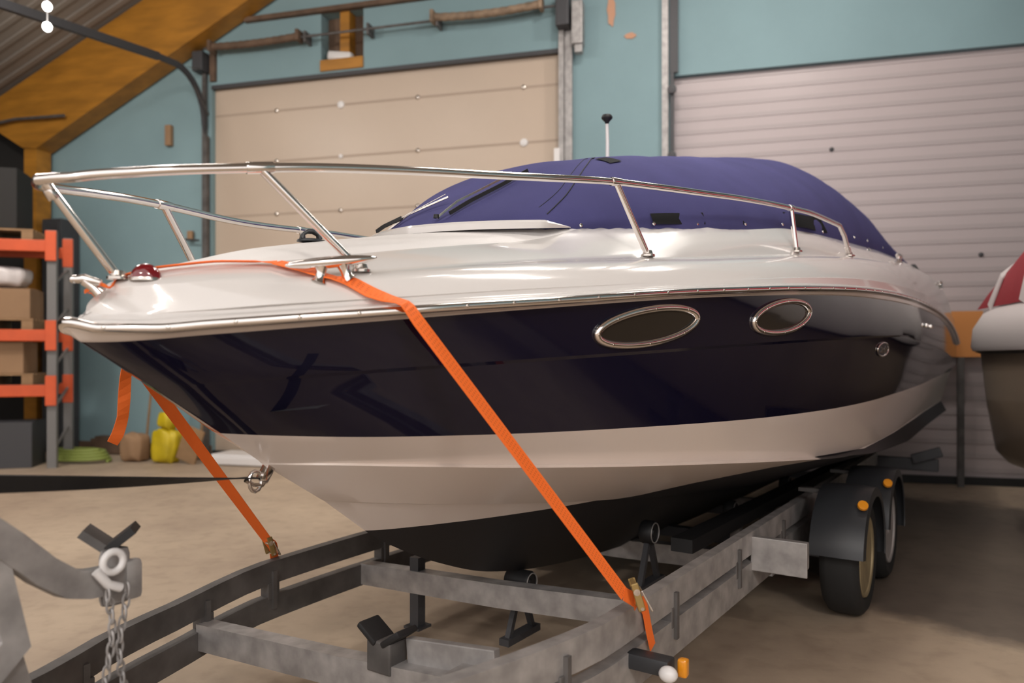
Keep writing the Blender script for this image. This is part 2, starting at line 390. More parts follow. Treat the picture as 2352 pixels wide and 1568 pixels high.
# torsion shaft with two long springs
sh = empty('torsion_shaft', G(-1.8, .16, 5.4), WRZ)
tag(sh, 'thin steel spring shaft running across the wall above the beige door', 'shaft')
g = Groot(sh)
bm = bmesh.new(); tube(bm, [g(-4.2, .16, 5.43), g(.56, .16, 5.43)], .016, 10); obj('rod', bm, M['galv_d'], sh, 40)
for t in (-1.82, -2.7, -.9):
    bm = bmesh.new(); box(bm, g(t, .1, 5.43), (.03, .16, .14)); obj('bearing_bracket', bm, M['galv_d'], sh)
def spring(t0, t1, z0, z1, sag, lab, mm, cyc):
    root = empty('torsion_spring', G((t0+t1)/2, .17, (z0+z1)/2), WRZ); tag(root, lab, 'spring', 'door springs above the beige door'); g = Groot(root)
    bm = bmesh.new(); pts = []
    n = 26
    for k in range(n+1):
        u = k/n; pts.append(g(t0+(t1-t0)*u, .17, z0+(z1-z0)*u-sag*4*u*(1-u)))
    rr = [.05 if i % 2 else .044 for i in range(n+1)]
    tube(bm, pts, rr, 14); obj('coil', bm, mm, root, 60)
    for p in (pts[0], pts[-1]):
        bm = bmesh.new(); box(bm, p, (.05, .15, .15), bevel=.02); obj('end_cone', bm, mm, root, 40)
spring(-4.08, -2.78, 5.44, 5.44, .02, 'dull brown door spring to the left of the unlined wall bay', M['plank'], 0)
spring(-.95, .40, 5.47, 5.47, .035, 'sandy coloured door spring right of the unlined wall bay', M['net'], 0)

# wall bits
bm = bmesh.new(); box(bm, G(-4.85, .04, 4.36), (.09, .07, .28), rotz(WRZ), bevel=.01)
tag(obj('junction_box', bm, M['card'], None, 40), 'small beige junction box high on the teal wall left of the beige door', 'box')
def patch(t, z, w_, h_, lab):
    bm = bmesh.new(); n = 18
    a = [bm.verts.new(G(t+math.cos(2*PI*k/n)*w_/2*(1+.15*math.sin(k*2.3)), .012, z+math.sin(2*PI*k/n)*h_/2*(1+.12*math.cos(k*1.7)))) for k in range(n)]
    b = [bm.verts.new(v.co - WN*.012) for v in a]
    bm.faces.new(a[::-1]); bm.faces.new(b)
    for k in range(n): bm.faces.new((a[k], a[(k+1) % n], b[(k+1) % n], b[k]))
    bmesh.ops.recalc_face_normals(bm, faces=bm.faces[:])
    tag(obj('wall_patch', bm, M['rust'], None, 40), lab, 'patch', 'bare orange patches on the teal pier')
patch(1.20, 5.38, .09, .40, 'tall bare orange patch on the teal wall between the two doors')
patch(1.42, 5.05, .13, .07, 'small bare orange patch on the teal wall, lower of the two')

# small lever and cord by the left edge of the beige door
lv = empty('door_bolt', G(-4.5, .03, 2.95), WRZ); tag(lv, 'small pale door bolt on the teal wall beside the left track', 'bolt'); g = Groot(lv)
bm = bmesh.new(); box(bm, g(-4.5, .05, 2.98), (.08, .05, .12), bevel=.012); obj('plate', bm, M['card'], lv, 40)
bm = bmesh.new(); tube(bm, [g(-4.55, .09, 2.92), g(-4.34, .09, 2.90)], .014, 8); obj('bar', bm, M['darkgrey'], lv, 40)

# conduit under the rafter
bm = bmesh.new(); tube(bm, [G(-7.7, .40, 4.60), G(-7.1, .40, 4.66), G(-6.25, .40, 4.64)], .022, 8)
tag(obj('conduit_pipe', bm, M['galv_d'], None, 40), 'thin grey conduit crossing the orange rafter near its knee', 'pipe')

# pendant with two bulbs, top left
pz = Vector((-3.66, 6.0, 0))
pl = empty('pendant_lamp', (pz.x, pz.y, 4.0)); tag(pl, 'two small white bulbs hanging one above the other under the roof', 'lamp')
bm = bmesh.new(); tube(bm, [(0, 0, -.04), (0, 0, 2.4)], .006, 6); obj('cord', bm, M['white'], pl, 40)
for z in (3.93, 4.09):
    bm = bmesh.new(); bmesh.ops.create_uvsphere(bm, u_segments=16, v_segments=10, radius=.036); bmesh.ops.scale(bm, vec=(1, 1, 1.1), verts=bm.verts[:]); o = obj('bulb', bm, M['bulb'], pl, 60); o.location = (0, 0, z-4.0)

# tube lamps over the hall
LAMPLAB = ['tube lamp above the canvas cover', 'tube lamp added behind the camera in line with the trailer for frontal light', 'tube lamp in front of the pale ribbed door', 'tube lamp in front of the beige door', 'tube lamp in front of the teal pier between the doors', 'tube lamp added at the far left behind the camera for frontal light', 'tube lamp added near the orange rafter above the rack to brighten the teal wall']
for i, (x, y, z, p) in enumerate(LAMPS):
    lamp_light(x, y, z, p)
    root = empty('tube_lamp', (x, y, z), -.26); tag(root, 'long white '+LAMPLAB[i], 'lamp', 'tube lamps under the roof')
    bm = bmesh.new(); box(bm, (0, 0, 0), (1.6, .26, .07), bevel=.015); obj('housing', bm, M['white'], root)
    for sx in (-.6, .6):
        bm = bmesh.new(); tt = (Vector((x, y, 0))-W0).dot(WU)
        tube(bm, [(sx, 0, .03), (sx, 0, max(.3, roof_z(tt+sx)-z+.02))], .005, 6); obj('hanger', bm, M['galv_d'], root)

# ------------------------------------------------------------------ pallet rack at the left, turned a little to the wall
RKR = math.radians(15); RK0 = Vector((-5.46, 9.15, 0))
RU = Vector((math.cos(RKR), math.sin(RKR), 0)); RD = Vector((math.sin(RKR), -math.cos(RKR), 0))
def K(t, d, z): return RK0 + RU*t + RD*d + Vector((0, 0, z))      # t<0 to the left, d<0 behind the front face
rk = empty('pallet_rack', K(-.5, -.4, 0), RKR); tag(rk, 'orange and grey pallet rack loaded with boxes at the left edge', 'rack')
def Kroot(root):
    mi_ = (Matrix.Translation(root.location) @ Matrix.Rotation(root.rotation_euler[2], 4, 'Z')).inverted()
    return lambda t, d, z: mi_ @ K(t, d, z)
g = Kroot(rk)
def rbox(root, g, t0, t1, d0, d1, z0, z1, name, m, bevel=0.):
    bm = bmesh.new(); a = g(t0, d0, z0); b = g(t1, d1, z1); box(bm, (a+b)/2, (abs(b.x-a.x), abs(b.y-a.y), abs(b.z-a.z)), bevel=bevel); return obj(name, bm, m, root)
for t_ in (-.05, -2.85):
    for d in (-.03, -.67): rbox(rk, g, t_-.06, t_+.04, d-.04, d+.04, 0, 2.85, 'upright', M['rack_g'])
bm = bmesh.new()
for k in range(5): beam_sweep(bm, [g(-.06, -.05, .2+k*.5), g(-.06, -.65, .45+k*.5)], .012, .012)
obj('brace', bm, M['rack_g'], rk)
for z in (2.66, 1.59, .93):
    for d in (.0, -.67):
        bm = bmesh.new(); a = g(-2.8, d, z); b = g(-.1, d, z); box(bm, (a+b)/2, (b.x-a.x, .05, .14), bevel=.01)
        box(bm, g(-.06, d+.035, z), (.12, .03, .36), bevel=.008); obj('shelf_beam', bm, M['rack_o'], rk)
for z in (2.66, 1.59, .93): rbox(rk, g, -2.75, -.15, -.64, -.03, z+.06, z+.07, 'deck', M['galv_d'])
def pallet(t, d, z, lab):
    root = empty('pallet', K(t, d, z), RKR); tag(root, lab, 'pallet', 'pallets on the rack')
    for k in range(5):
        bm = bmesh.new(); box(bm, (0, -.24+k*.12, .121), (.95, .09, .022)); obj('slat', bm, M['wood'], root)
    for k in (-1, 0, 1):
        bm = bmesh.new()
        box(bm, (k*.41, 0, .065), (.12, .56, .09)); box(bm, (k*.41, 0, .011), (.12, .58, .020)); obj('block_row', bm, M['wood'], root)
pallet(-.75, -.34, 2.731, 'empty wooden pallet on the top shelf of the orange rack')
pallet(-.75, -.34, 1.661, 'wooden pallet under a box on the middle shelf of the orange rack')
pallet(-.75, -.34, 1.001, 'wooden pallet on the lowest shelf of the orange rack')
def crate(t, d, z, size, m, lab, name='cardboard_box', cat='box', grp=None):
    bm = bmesh.new(); sx, sy, sz = size; box(bm, K(t, d, z+sz/2), size, rotz(RKR), bevel=.006)
    box(bm, K(t, d, z+sz+.004), (sx*.98, sy*.47, .008), rotz(RKR)); box(bm, K(t, d, z+sz+.009), (sx*.96, .05, .004), rotz(RKR))
    return tag(obj(name, bm, m), lab, cat, grp)
crate(-.72, -.34, 1.794, (.80, .5, .36), M['card'], 'brown cardboard box on the middle rack shelf')
crate(-.70, -.34, 1.134, (.62, .5, .38), M['card'], 'tan cardboard box on the lowest rack shelf')
def sack(t, d, z, sx, sy, sz, m, lab, name='sack', cat='sack', rz=0, ry=0, fr=None):
    fr = fr or G
    bm = bmesh.new(); bmesh.ops.create_uvsphere(bm, u_segments=28, v_segments=16, radius=1)
    for v in bm.verts:
        x, y, zz = v.co; f = lambda q, p: math.copysign(abs(q)**p, q)
        v.co = Vector((f(x, .62)*sx/2, f(y, .7)*sy/2, f(zz, .55)*sz/2)) * (1+.05*math.sin(7*x+3*zz)+.04*math.sin(9*y+5*x+2))
    bmesh.ops.transform(bm, matrix=Matrix.Translation(fr(t, d, z+sz/2)) @ rotz((RKR if fr is K else WRZ)+rz) @ roty(ry), verts=bm.verts[:])
    return tag(obj(name, bm, m, None, 60), lab, cat)
sack(-.75, -.34, 2.175, .7, .45, .26, M['white2'], 'crumpled grey-white bundle stacked on the brown box under the top shelf', 'bundle', 'bundle', fr=K)
crate(-.95, -.34, 2.866, (1.0, .56, .72), M['dark'], 'large black crate on the top shelf of the rack', 'crate', 'crate')
crate(-.75, -.34, 0, (.9, .5, .55), M['darkgrey'], 'dark crate on the floor under the rack', 'crate', 'crate')
cb_ = empty('shade_block', G(-6.5, .3, 0), WRZ); tag(cb_, 'tall dark narrow block standing in for shade behind the right end of the rack', 'shade_block'); g = Groot(cb_)  # dark box added in place of the shade on the teal wall
rbox(cb_, g, -6.68, -6.36, .03, .35, .02, 3.25, 'body', M['darkgrey'], .01); rbox(cb_, g, -6.66, -6.38, .35, .37, .1, 3.2, 'door', M['darkgrey'], .004); rbox(cb_, g, -6.43, -6.40, .37, .39, 1.3, 1.5, 'handle', M['galv_d'])  # all parts of the added shade block, handle included
# things along the wall on the floor
hz = empty('hose_coil', G(-5.45, .95, 0), WRZ); tag(hz, 'green garden hose lying coiled on the floor by the rack', 'hose')
bm = bmesh.new(); pts = []
for k in range(140):
    a = k/140*2*PI*4; r_ = .34-.02*k/140*4; pts.append((r_*1.25*math.cos(a), r_*.7*math.sin(a), .025+.035*(k/140*4)))
tube(bm, pts, .022, 8); obj('hose', bm, M['green'], hz, 60)
def broom(t, z1, lean, lab, head):
    root = empty('broom', G(t, .22, 0), WRZ); tag(root, lab, 'broom', 'long-handled tools leaning on the teal wall')
    bm = bmesh.new(); tube(bm, [(0, -.18, .05), (lean, -.01, z1)], .016, 8); obj('handle', bm, M['wood'], root, 40)
    bm = bmesh.new(); box(bm, (0, -.2, .05), (head, .07, .1), bevel=.01); obj('head', bm, M['plank'], root)
broom(-4.93, 1.55, .03, 'broom with a wooden handle leaning on the teal wall by the hose', .30)
broom(-4.55, 1.25, .05, 'short broom leaning on the wall behind the yellow sacks', .26)
broom(-4.08, 1.45, -.04, 'broom leaning in front of the beige door by the timber offcut', .28)
sack(-4.30, .75, 0, .36, .26, .44, M['yellow'], 'bright yellow plastic sack standing on the floor by the wall', rz=.1, ry=.12)
sack(-4.28, .75, .435, .24, .2, .20, M['yellow'], 'small yellow sack lying on top of the larger yellow sack', ry=.3)
sack(-4.80, .72, 0, .34, .3, .36, M['card'], 'brown paper sack on the floor left of the yellow sack')
bm = bmesh.new(); box(bm, G(-3.93, .78, .24), (.28, .03, .44), rotz(WRZ) @ roty(.35), bevel=.004); tag(obj('board', bm, M['wood']), 'tilted plywood offcut leaning right of the yellow sack', 'board')
bm = bmesh.new(); box(bm, G(-5.55, .16, .11), (.8, .2, .2), rotz(WRZ), bevel=.01); box(bm, G(-5.55, .16, .225), (.7, .15, .03), rotz(WRZ)); tag(obj('timber_block', bm, M['plank']), 'low brown timber block against the foot of the teal wall', 'timber')
bm = bmesh.new(); box(bm, G(-3.25, .55, .06), (.9, .5, .10), rotz(WRZ), bevel=.02); box(bm, G(-3.25, .55, .12), (.8, .4, .03), rotz(WRZ)); tag(obj('tray', bm, M['white']), 'low white tray on the floor in front of the beige door', 'tray')
# orange board on the pale door
bd = empty('orange_board', G(4.05, .12, 0), WRZ); tag(bd, 'orange plywood board against the pale door, beside the white stern of the beige boat', 'board'); g = Groot(bd)
rbox(bd, g, 3.5, 5.0, .13, .17, 1.33, 1.80, 'sheet', mat('orange_board_paint', (.62, .25, .07), .6), .004)
for t in (3.7, 4.8): rbox(bd, g, t-.03, t+.03, .13, .17, 0, 1.33, 'leg', M['galv_d'])

exec_boat = True
# ================================================================== MAIN BOAT
boat = empty('motor_boat', W(SM, 0, ZB), RZ)
tag(boat, 'motor boat with navy and cream hull, white deck and blue canvas cover on the trailer', 'boat')
SE = 7.42
bf_ = pchip([0, .004, .03, .08, .15, .25, .45, .8, 1.2, 1.6, 2.1, 2.7, 3.3, 4.2, 5.2, 7.6], [0, .022, .072, .145, .218, .305, .455, .655, .84, .98, 1.11, 1.21, 1.275, 1.33, 1.345, 1.35])
zr_ = pchip([0, .04, .11, .2, .45, .716, .99, 1.45, 1.877, 2.156, 2.44, 2.8, 3.27, 3.66, 4.4, 5.3, 6.0, 6.5, 7.0, 7.25, 7.6], [1.413, 1.398, 1.398, 1.409, 1.437, 1.466, 1.493, 1.54, 1.575, 1.597, 1.616, 1.637, 1.657, 1.667, 1.674, 1.667, 1.645, 1.614, 1.555, 1.508, 1.40])
nt_z = pchip([0, .05, .225, .52, .987, 1.51, 2.16, 2.9, 3.4, 3.8, 4.66, 5.66, 6.2, 6.7, 7.27, 7.6], [1.372, 1.366, 1.385, 1.42, 1.472, 1.524, 1.572, 1.611, 1.625, 1.633, 1.640, 1.632, 1.61, 1.57, 1.48, 1.38])
cr_b = pchip([.215, .25, .34, .5, .8, 1.2, 1.7, 2.3, 3, 4, 5.2, 7.6], [0, .1, .22, .36, .57, .77, .95, 1.1, 1.2, 1.27, 1.3, 1.33])
cr_z = pchip([.2, .293, .447, .61, .793, 1.177, 1.536, 1.9, 2.4, 3.3, 3.8, 4.32, 4.74, 5.7, 6.6, 7.3, 7.6], [1.25, 1.267, 1.284, 1.298, 1.312, 1.337, 1.358, 1.378, 1.402, 1.436, 1.451, 1.464, 1.442, 1.413, 1.36, 1.29, 1.25])
nv_b = pchip([.419, .46, .56, .75, 1.05, 1.45, 2, 2.7, 3.5, 4.5, 5.5, 7.6], [0, .1, .23, .4, .6, .8, .98, 1.1, 1.18, 1.24, 1.265, 1.275])
nv_z = pchip([.41, .48, .67, .87, 1.12, 1.42, 1.73, 2.34, 2.83, 3.57, 4.09, 4.87, 6.6, 7.6], [1.116, 1.112, 1.103, 1.099, 1.096, 1.095, 1.093, 1.089, 1.088, 1.096, 1.111, 1.13, 1.18, 1.2])
ch_b = pchip([.556, .62, .75, 1.0, 1.4, 1.9, 2.5, 3.2, 4.2, 5.5, 7.6], [0, .1, .23, .43, .66, .85, 1.0, 1.09, 1.15, 1.18, 1.20])
ch_z = pchip([.55, .63, .81, 1.09, 1.46, 1.88, 2.5, 3.2, 3.7, 4.57, 5.9, 7.6], [1.017, 1.016, 1.006, .987, .962, .934, .89, .84, .828, .845, .89, .92])
st_b = pchip([.79, .85, 1, 1.3, 1.8, 2.5, 4, 7.6], [0, .08, .18, .32, .46, .56, .62, .62])
st_z = pchip([.78, 1.09, 1.52, 1.97, 2.6, 3.6, 7.6], [.872, .834, .787, .743, .68, .60, .52])
ke_z = pchip([.99, 1.1, 1.36, 1.7, 2.15, 2.83, 3.4, 5.1, 7.6], [.73, .665, .544, .428, .347, .283, .255, .215, .20])
# list of hull lines: (stem s, b(s), z(s))
zero = lambda s: 0.0
HL = [
 (0.0, lambda s: max(0, bf_(s)-.004), lambda s: zr_(s)-.012),
 (0.012, lambda s: max(0, bf_(max(0, s-.012))-.012), lambda s: zr_(s)-.016),
 (0.03, lambda s: max(0, bf_(max(0, s-.03))-.016), lambda s: nt_z(s)+.004),
 (0.036, lambda s: max(0, bf_(max(0, s-.036))-.022), nt_z),
 (0.215, cr_b, cr_z),
 (0.225, lambda s: cr_b(max(.215, s-.01))-.004, lambda s: cr_z(s)-.010),
 (0.419, nv_b, nv_z),
 (0.556, ch_b, ch_z),
 (0.562, lambda s: max(0, ch_b(max(.556, s-.006))--.0+.045*min(1, (s-.56)/.5)), lambda s: ch_z(s)-.006-.085*min(1, max(0, (s-3.3)/1.6))),
 (0.79, st_b, st_z),
 (0.80, lambda s: max(0, st_b(max(.79, s-.01))-.035*min(1, (s-.80)/.4)), lambda s: st_z(s)-.004),
 (0.99, zero, ke_z)]
def hull_rows(side):
    rows = []; n = 120
    for s0, fb, fz in HL:
        se = SE - .0
        row = []
        for j in range(n+1):
            v = j/n; s = s0+(se-s0)*v**2.1
            b = fb(s) if j else 0.0
            row.append(L(s, side*max(0, b), fz(s)))
        rows.append(row)
    return rows
def subdiv_rows(rows, k=3, keep=()):
    """insert k-1 linear rows between consecutive ones"""
    out = []; idx = []
    for i in range(len(rows)-1):
        for q in range(k):
            t = q/k; out.append([a.lerp(b, t) for a, b in zip(rows[i], rows[i+1])]); idx.append(i)
    out.append(rows[-1]); return out, idx
# antifouling paint edge: a function of the station, in the hull material
def antifoul():
    m = mat('cream_and_black_bottom', (.76, .67, .61), .22, coat=.4)
    nt = m.node_tree; b = nt.nodes['Principled BSDF']
    tc = nt.nodes.new('ShaderNodeTexCoord'); sp = nt.nodes.new('ShaderNodeSeparateXYZ'); nt.links.new(tc.outputs['Object'], sp.inputs[0])
    # s in 0..8 -> threshold height
    ma = nt.nodes.new('ShaderNodeMath'); ma.operation = 'MULTIPLY_ADD'; ma.inputs[1].default_value = -1/8; ma.inputs[2].default_value = SM/8
    nt.links.new(sp.outputs['X'], ma.inputs[0])
    fc = nt.nodes.new('ShaderNodeFloatCurve'); cv = fc.mapping.curves[0]
    pts = [(0, .74), (.99, .735), (1.3, .737), (1.75, .745), (2.02, .752), (2.2, .80), (2.5, .845), (2.9, .862), (3.3, .845), (3.7, .824), (4.6, .842), (6, .888), (8, .925)]
    pts = [(a/8, z-ZB) for a, z in pts]
    cv.points[0].location = pts[0]; cv.points[1].location = pts[-1]
    for p in pts[1:-1]: cv.points.new(*p)
    for p in cv.points: p.handle_type = 'VECTOR'
    fc.mapping.update(); nt.links.new(ma.outputs[0], fc.inputs['Value'])
    lt = nt.nodes.new('ShaderNodeMath'); lt.operation = 'LESS_THAN'; nt.links.new(sp.outputs['Z'], lt.inputs[0]); nt.links.new(fc.outputs[0], lt.inputs[1])
    mx = nt.nodes.new('ShaderNodeMix'); mx.data_type = 'RGBA'; mx.inputs['A'].default_value = (.76, .67, .61, 1); mx.inputs['B'].default_value = (.008, .008, .011, 1)
    nt.links.new(lt.outputs[0], mx.inputs['Factor']); nt.links.new(mx.outputs['Result'], b.inputs['Base Color'])
    m2 = nt.nodes.new('ShaderNodeMath'); m2.operation = 'MULTIPLY_ADD'; m2.inputs[1].default_value = .35; m2.inputs[2].default_value = .22
    nt.links.new(lt.outputs[0], m2.inputs[0]); nt.links.new(m2.outputs[0], b.inputs['Roughness'])
    m3 = nt.nodes.new('ShaderNodeMath'); m3.operation = 'MULTIPLY_ADD'; m3.inputs[1].default_value = -.4; m3.inputs[2].default_value = .4
    nt.links.new(lt.outputs[0], m3.inputs[0]); nt.links.new(m3.outputs[0], b.inputs['Coat Weight'])
    return m
M['bottom'] = antifoul()
bm = bmesh.new(); endrows = {}
for side in (1, -1):
    rows, idx = subdiv_rows(hull_rows(side), 4)
    mis = [0 if i < 3 else (1 if i < 6 else 2) for i in idx]
    loft(bm, rows, mis); endrows[side] = [r[-1] for r in rows]
# transom
tr = endrows[1]; tl = endrows[-1]
for i in range(len(tr)-1):
    a, b, c, d = [bm.verts.new(p) for p in (tr[i], tr[i+1], tl[i+1], tl[i])]
    if (tr[i]-tl[i]).length > 1e-4:
        f = bm.faces.new((a, b, c, d)) if (tr[i+1]-tl[i+1]).length > 1e-4 else bm.faces.new((a, b, d)); f.material_index = mis[min(i, len(mis)-1)]
bmesh.ops.remove_doubles(bm, verts=bm.verts[:], dist=.0004)
bmesh.ops.recalc_face_normals(bm, faces=bm.faces[:])
hull = obj('hull', bm, [M['cream'], M['navy'], M['bottom']], boat, 14)

# ---- deck
lip_z = lambda s: zr_(s)+.020
to_b = pchip([.10, .13, .2, .45, .8, 1.2, 1.7, 2.3, 3, 4, 5, 7.6], [0, .09, .165, .32, .48, .62, .78, .92, 1.02, 1.1, 1.13, 1.13])
to_z = pchip([.10, .2, .35, .583, .856, 1.13, 1.63, 1.91, 2.22, 2.78, 3.54, 4.1, 5.0, 6.0, 6.9, 7.6], [1.500, 1.513, 1.533, 1.560, 1.598, 1.632, 1.686, 1.714, 1.748, 1.808, 1.876, 1.916, 1.976, 2.035, 2.07, 2.06])
bu_z = pchip([0, .05, .38, 1.0, 1.9, 2.44, 3.19, 3.97, 5.27, 6.3, 7.6], [1.437, 1.433, 1.466, 1.533, 1.618, 1.666, 1.715, 1.743, 1.765, 1.76, 1.68])
crn_z = pchip([.10, .2, .409, .72, 1.03, 1.30, 1.5, 1.8, 2.5, 7.6], [1.512, 1.552, 1.612, 1.680, 1.740, 1.790, 1.85, 1.93, 2.1, 2.2])
cv_b = pchip([1.28, 1.30, 1.36, 1.5, 1.75, 2.1, 2.6, 3.3, 4.2, 5.3, 6.2, 6.9], [0, .10, .24, .40, .575, .73, .85, .93, .975, 1.0, 1.0, 1.0])
cv_z = pchip([1.2, 1.4, 1.8, 2.5, 3.0, 3.7, 4.1, 5.3, 6.9, 7.6], [1.79, 1.80, 1.833, 1.908, 1.966, 2.01, 2.033, 2.10, 2.16, 2.16])
cv_t = pchip([1.28, 1.34, 1.45, 1.6, 1.8, 2.3, 2.8, 3.3, 3.8, 4.6, 5.3, 6.0, 6.5, 6.9], [1.795, 1.85, 1.92, 2.01, 2.13, 2.28, 2.39, 2.49, 2.60, 2.74, 2.72, 2.54, 2.33, 2.17])
def sm(x): x = min(max(x, 0), 1); return x*x*(3-2*x)
def deck_z(s, b):
    """deck surface height inside the toe line"""
    b = abs(b); bt = max(to_b(s), 1e-4); zt = to_z(s); zc = crn_z(s); u = min(1, b/bt)
    if s < 1.3:
        z = zt+(zc-zt)*(1-u*u)
        z += .010*sm((.66-u)/.10)*sm((s-.3)/.25)
        return z
    cb, zb = cv_b(min(s, 6.9)), cv_z(s)
    k = sm((s-1.3)/.3)
    zq = zt+(zc-zt)*(1-u*u)+.010*sm((.66-u)/.10)
    if b <= cb: zp = zb
    else:
        q = max(0., (bt-b)/(bt-cb)); zp = zt+(zb-zt)*(q**.85)
    zz = zp*k+min(zq, zb+.03)*(1-k)
    return zz
def deck_side(s, w):
    """w 0 at lip .. 1 at toe: bulging deck side; returns b,z"""
    b0 = bf_(s)-.055; z0 = bu_z(s); b1 = to_b(s); z1 = to_z(s)
    a = sm(min(1, s/.6))
    e = w*PI/2
    f1 = 1-math.cos(e); f2 = math.sin(e)
    fb = w*(1-.55*a)+f1*.55*a; fz = w*(1-.75*a)+f2*.75*a
    return b0+(b1-b0)*fb, z0+(z1-z0)*fz
SD = [(0.0, lambda s: max(0, bf_(s)-.002), lambda s: zr_(s)+.008),
      (0.004, lambda s: max(0, bf_(max(0, s-.004))-.006), lambda s: zr_(s)+.015),
      (0.012, lambda s: max(0, bf_(max(0, s-.012))-.018), lambda s: zr_(s)+.020),
      (0.022, lambda s: max(0, bf_(max(0, s-.022))-.030), lambda s: zr_(s)+.0205),
      (0.028, lambda s: max(0, bf_(max(0, s-.028))-.036), lambda s: zr_(s)+.023),
      (0.034, lambda s: max(0, bf_(max(0, s-.034))-.042), lambda s: max(bu_z(s)-.003, zr_(s)+.03))]
NSD = 10
def side_line(w):
    s0 = .040+.06*w
    def fb(s):
        ss = max(0, s-.040*(1-w)*max(0, 1-s/.3)); b, z = deck_side(max(ss, .1001 if w > .98 else ss), w); return max(0, b)
    return s0, fb, lambda s: deck_side(s, w)[1]
rowsets = []
for side in (1, -1):
    n = 130; rows = []; mis = []
    defs = list(SD)+[side_line(k/NSD) for k in range(NSD)]
    for s0, fb, fz in defs:
        row = []
        for j in range(n+1):
            sa = s0; s = sa+(SE-sa)*(j/n)**2.2; b = fb(s) if j else 0
            row.append(L(s, side*b, fz(s)))
        rows.append(row)
    K = 26
    for k in range(K+1):
        u = 1-k/K; row = []
        for j in range(n+1):
            s = .10+(SE-.10)*(j/n)**2.2; b = u*to_b(s)
            row.append(L(s, side*b, deck_z(s, b)))
        rows.append(row)
    rowsets.append(rows)
bm = bmesh.new()
for rows in rowsets: loft(bm, rows, [0]*(len(SD)+NSD+9)+[1]*16+[1]*10)
# aft closing face between deck edge and hull
pr = [r[-1] for r in rowsets[0]]; ps = [r[-1] for r in rowsets[1]]
for i in range(len(pr)-1):
    q = [bm.verts.new(p) for p in (pr[i], pr[i+1], ps[i+1], ps[i])]
    try: bm.faces.new(q)
    except ValueError: pass
bmesh.ops.remove_doubles(bm, verts=bm.verts[:], dist=.0004)
bmesh.ops.recalc_face_normals(bm, faces=bm.faces[:])
deck = obj('deck', bm, [M['gel'], M['nonskid']], boat, 24)

# ---- rubbing strake: half round steel round the whole gunwale with screws
def strake_pts(side, s_from, s_to, n, off=0.):
    out = []
    for j in range(n+1):
        v = j/n; s = s_from+(s_to-s_from)*v**2.4
        out.append((s, side*(bf_(s)+off), zr_(s)))
    return out
path = strake_pts(-1, 0, SE-.02, 110)[::-1] + strake_pts(1, 0, SE-.02, 110)[1:]
bm = bmesh.new(); P, T, _ = frames([L(*p) for p in path])
sec = [(-.012, -.012), (.000, -.0115), (.006, -.009), (.009, -.004), (.009, .004), (.006, .009), (.000, .0115), (-.012, .012)]
rings = []
for p, t in zip(P, T):
    o_ = Vector((t.y, -t.x, 0)).normalized()
    c_ = Vector((p.x-(-1.0), p.y, 0))
    if o_.dot(Vector((p.x+3.5, p.y*3, 0))) < 0: o_ = -o_
    rings.append([bm.verts.new(p+o_*a+Vector((0, 0, c))) for a, c in sec])
for i in range(len(rings)-1):
    for k in range(len(sec)-1): bm.faces.new((rings[i][k], rings[i][k+1], rings[i+1][k+1], rings[i+1][k]))
for r_ in (rings[0], rings[-1]): bm.faces.new(r_)
bmesh.ops.recalc_face_normals(bm, faces=bm.faces[:])
strake = obj('rubbing_strake', bm, M['chrome'], boat, 40); strake['label'] = 'polished steel rubbing strake'
# screws every 15 cm along the port side
acc = .0; prev = None; nexts = .10; s = 0.0
scr = None
while s < 5.5:
    p = L(s, bf_(s), zr_(s))
    if prev is not None: acc += (p-prev).length
    prev = p
    if acc >= nexts:
        q = L(s+.01, bf_(s+.01), zr_(s+.01)+.004); t = (q-p).normalized(); nn = Vector((-t.y, t.x, 0)).normalized()
        if nn.y < 0: nn = -nn
        if scr is None:
            bm = bmesh.new(); lathe(bm, [(0, 0), (.0052, 0), (.0045, .0016), (.002, .0024), (.0018, .0010), (0, .0010)], 12); scr = obj('screw', bm, M['chrome2'], strake, 40); so = scr
        else:
            so = scr.copy(); C.objects.link(so); so.parent = strake
        so.matrix_local = Matrix.Translation(p+nn*.0088) @ align(nn)
        nexts += .148
    s += .004

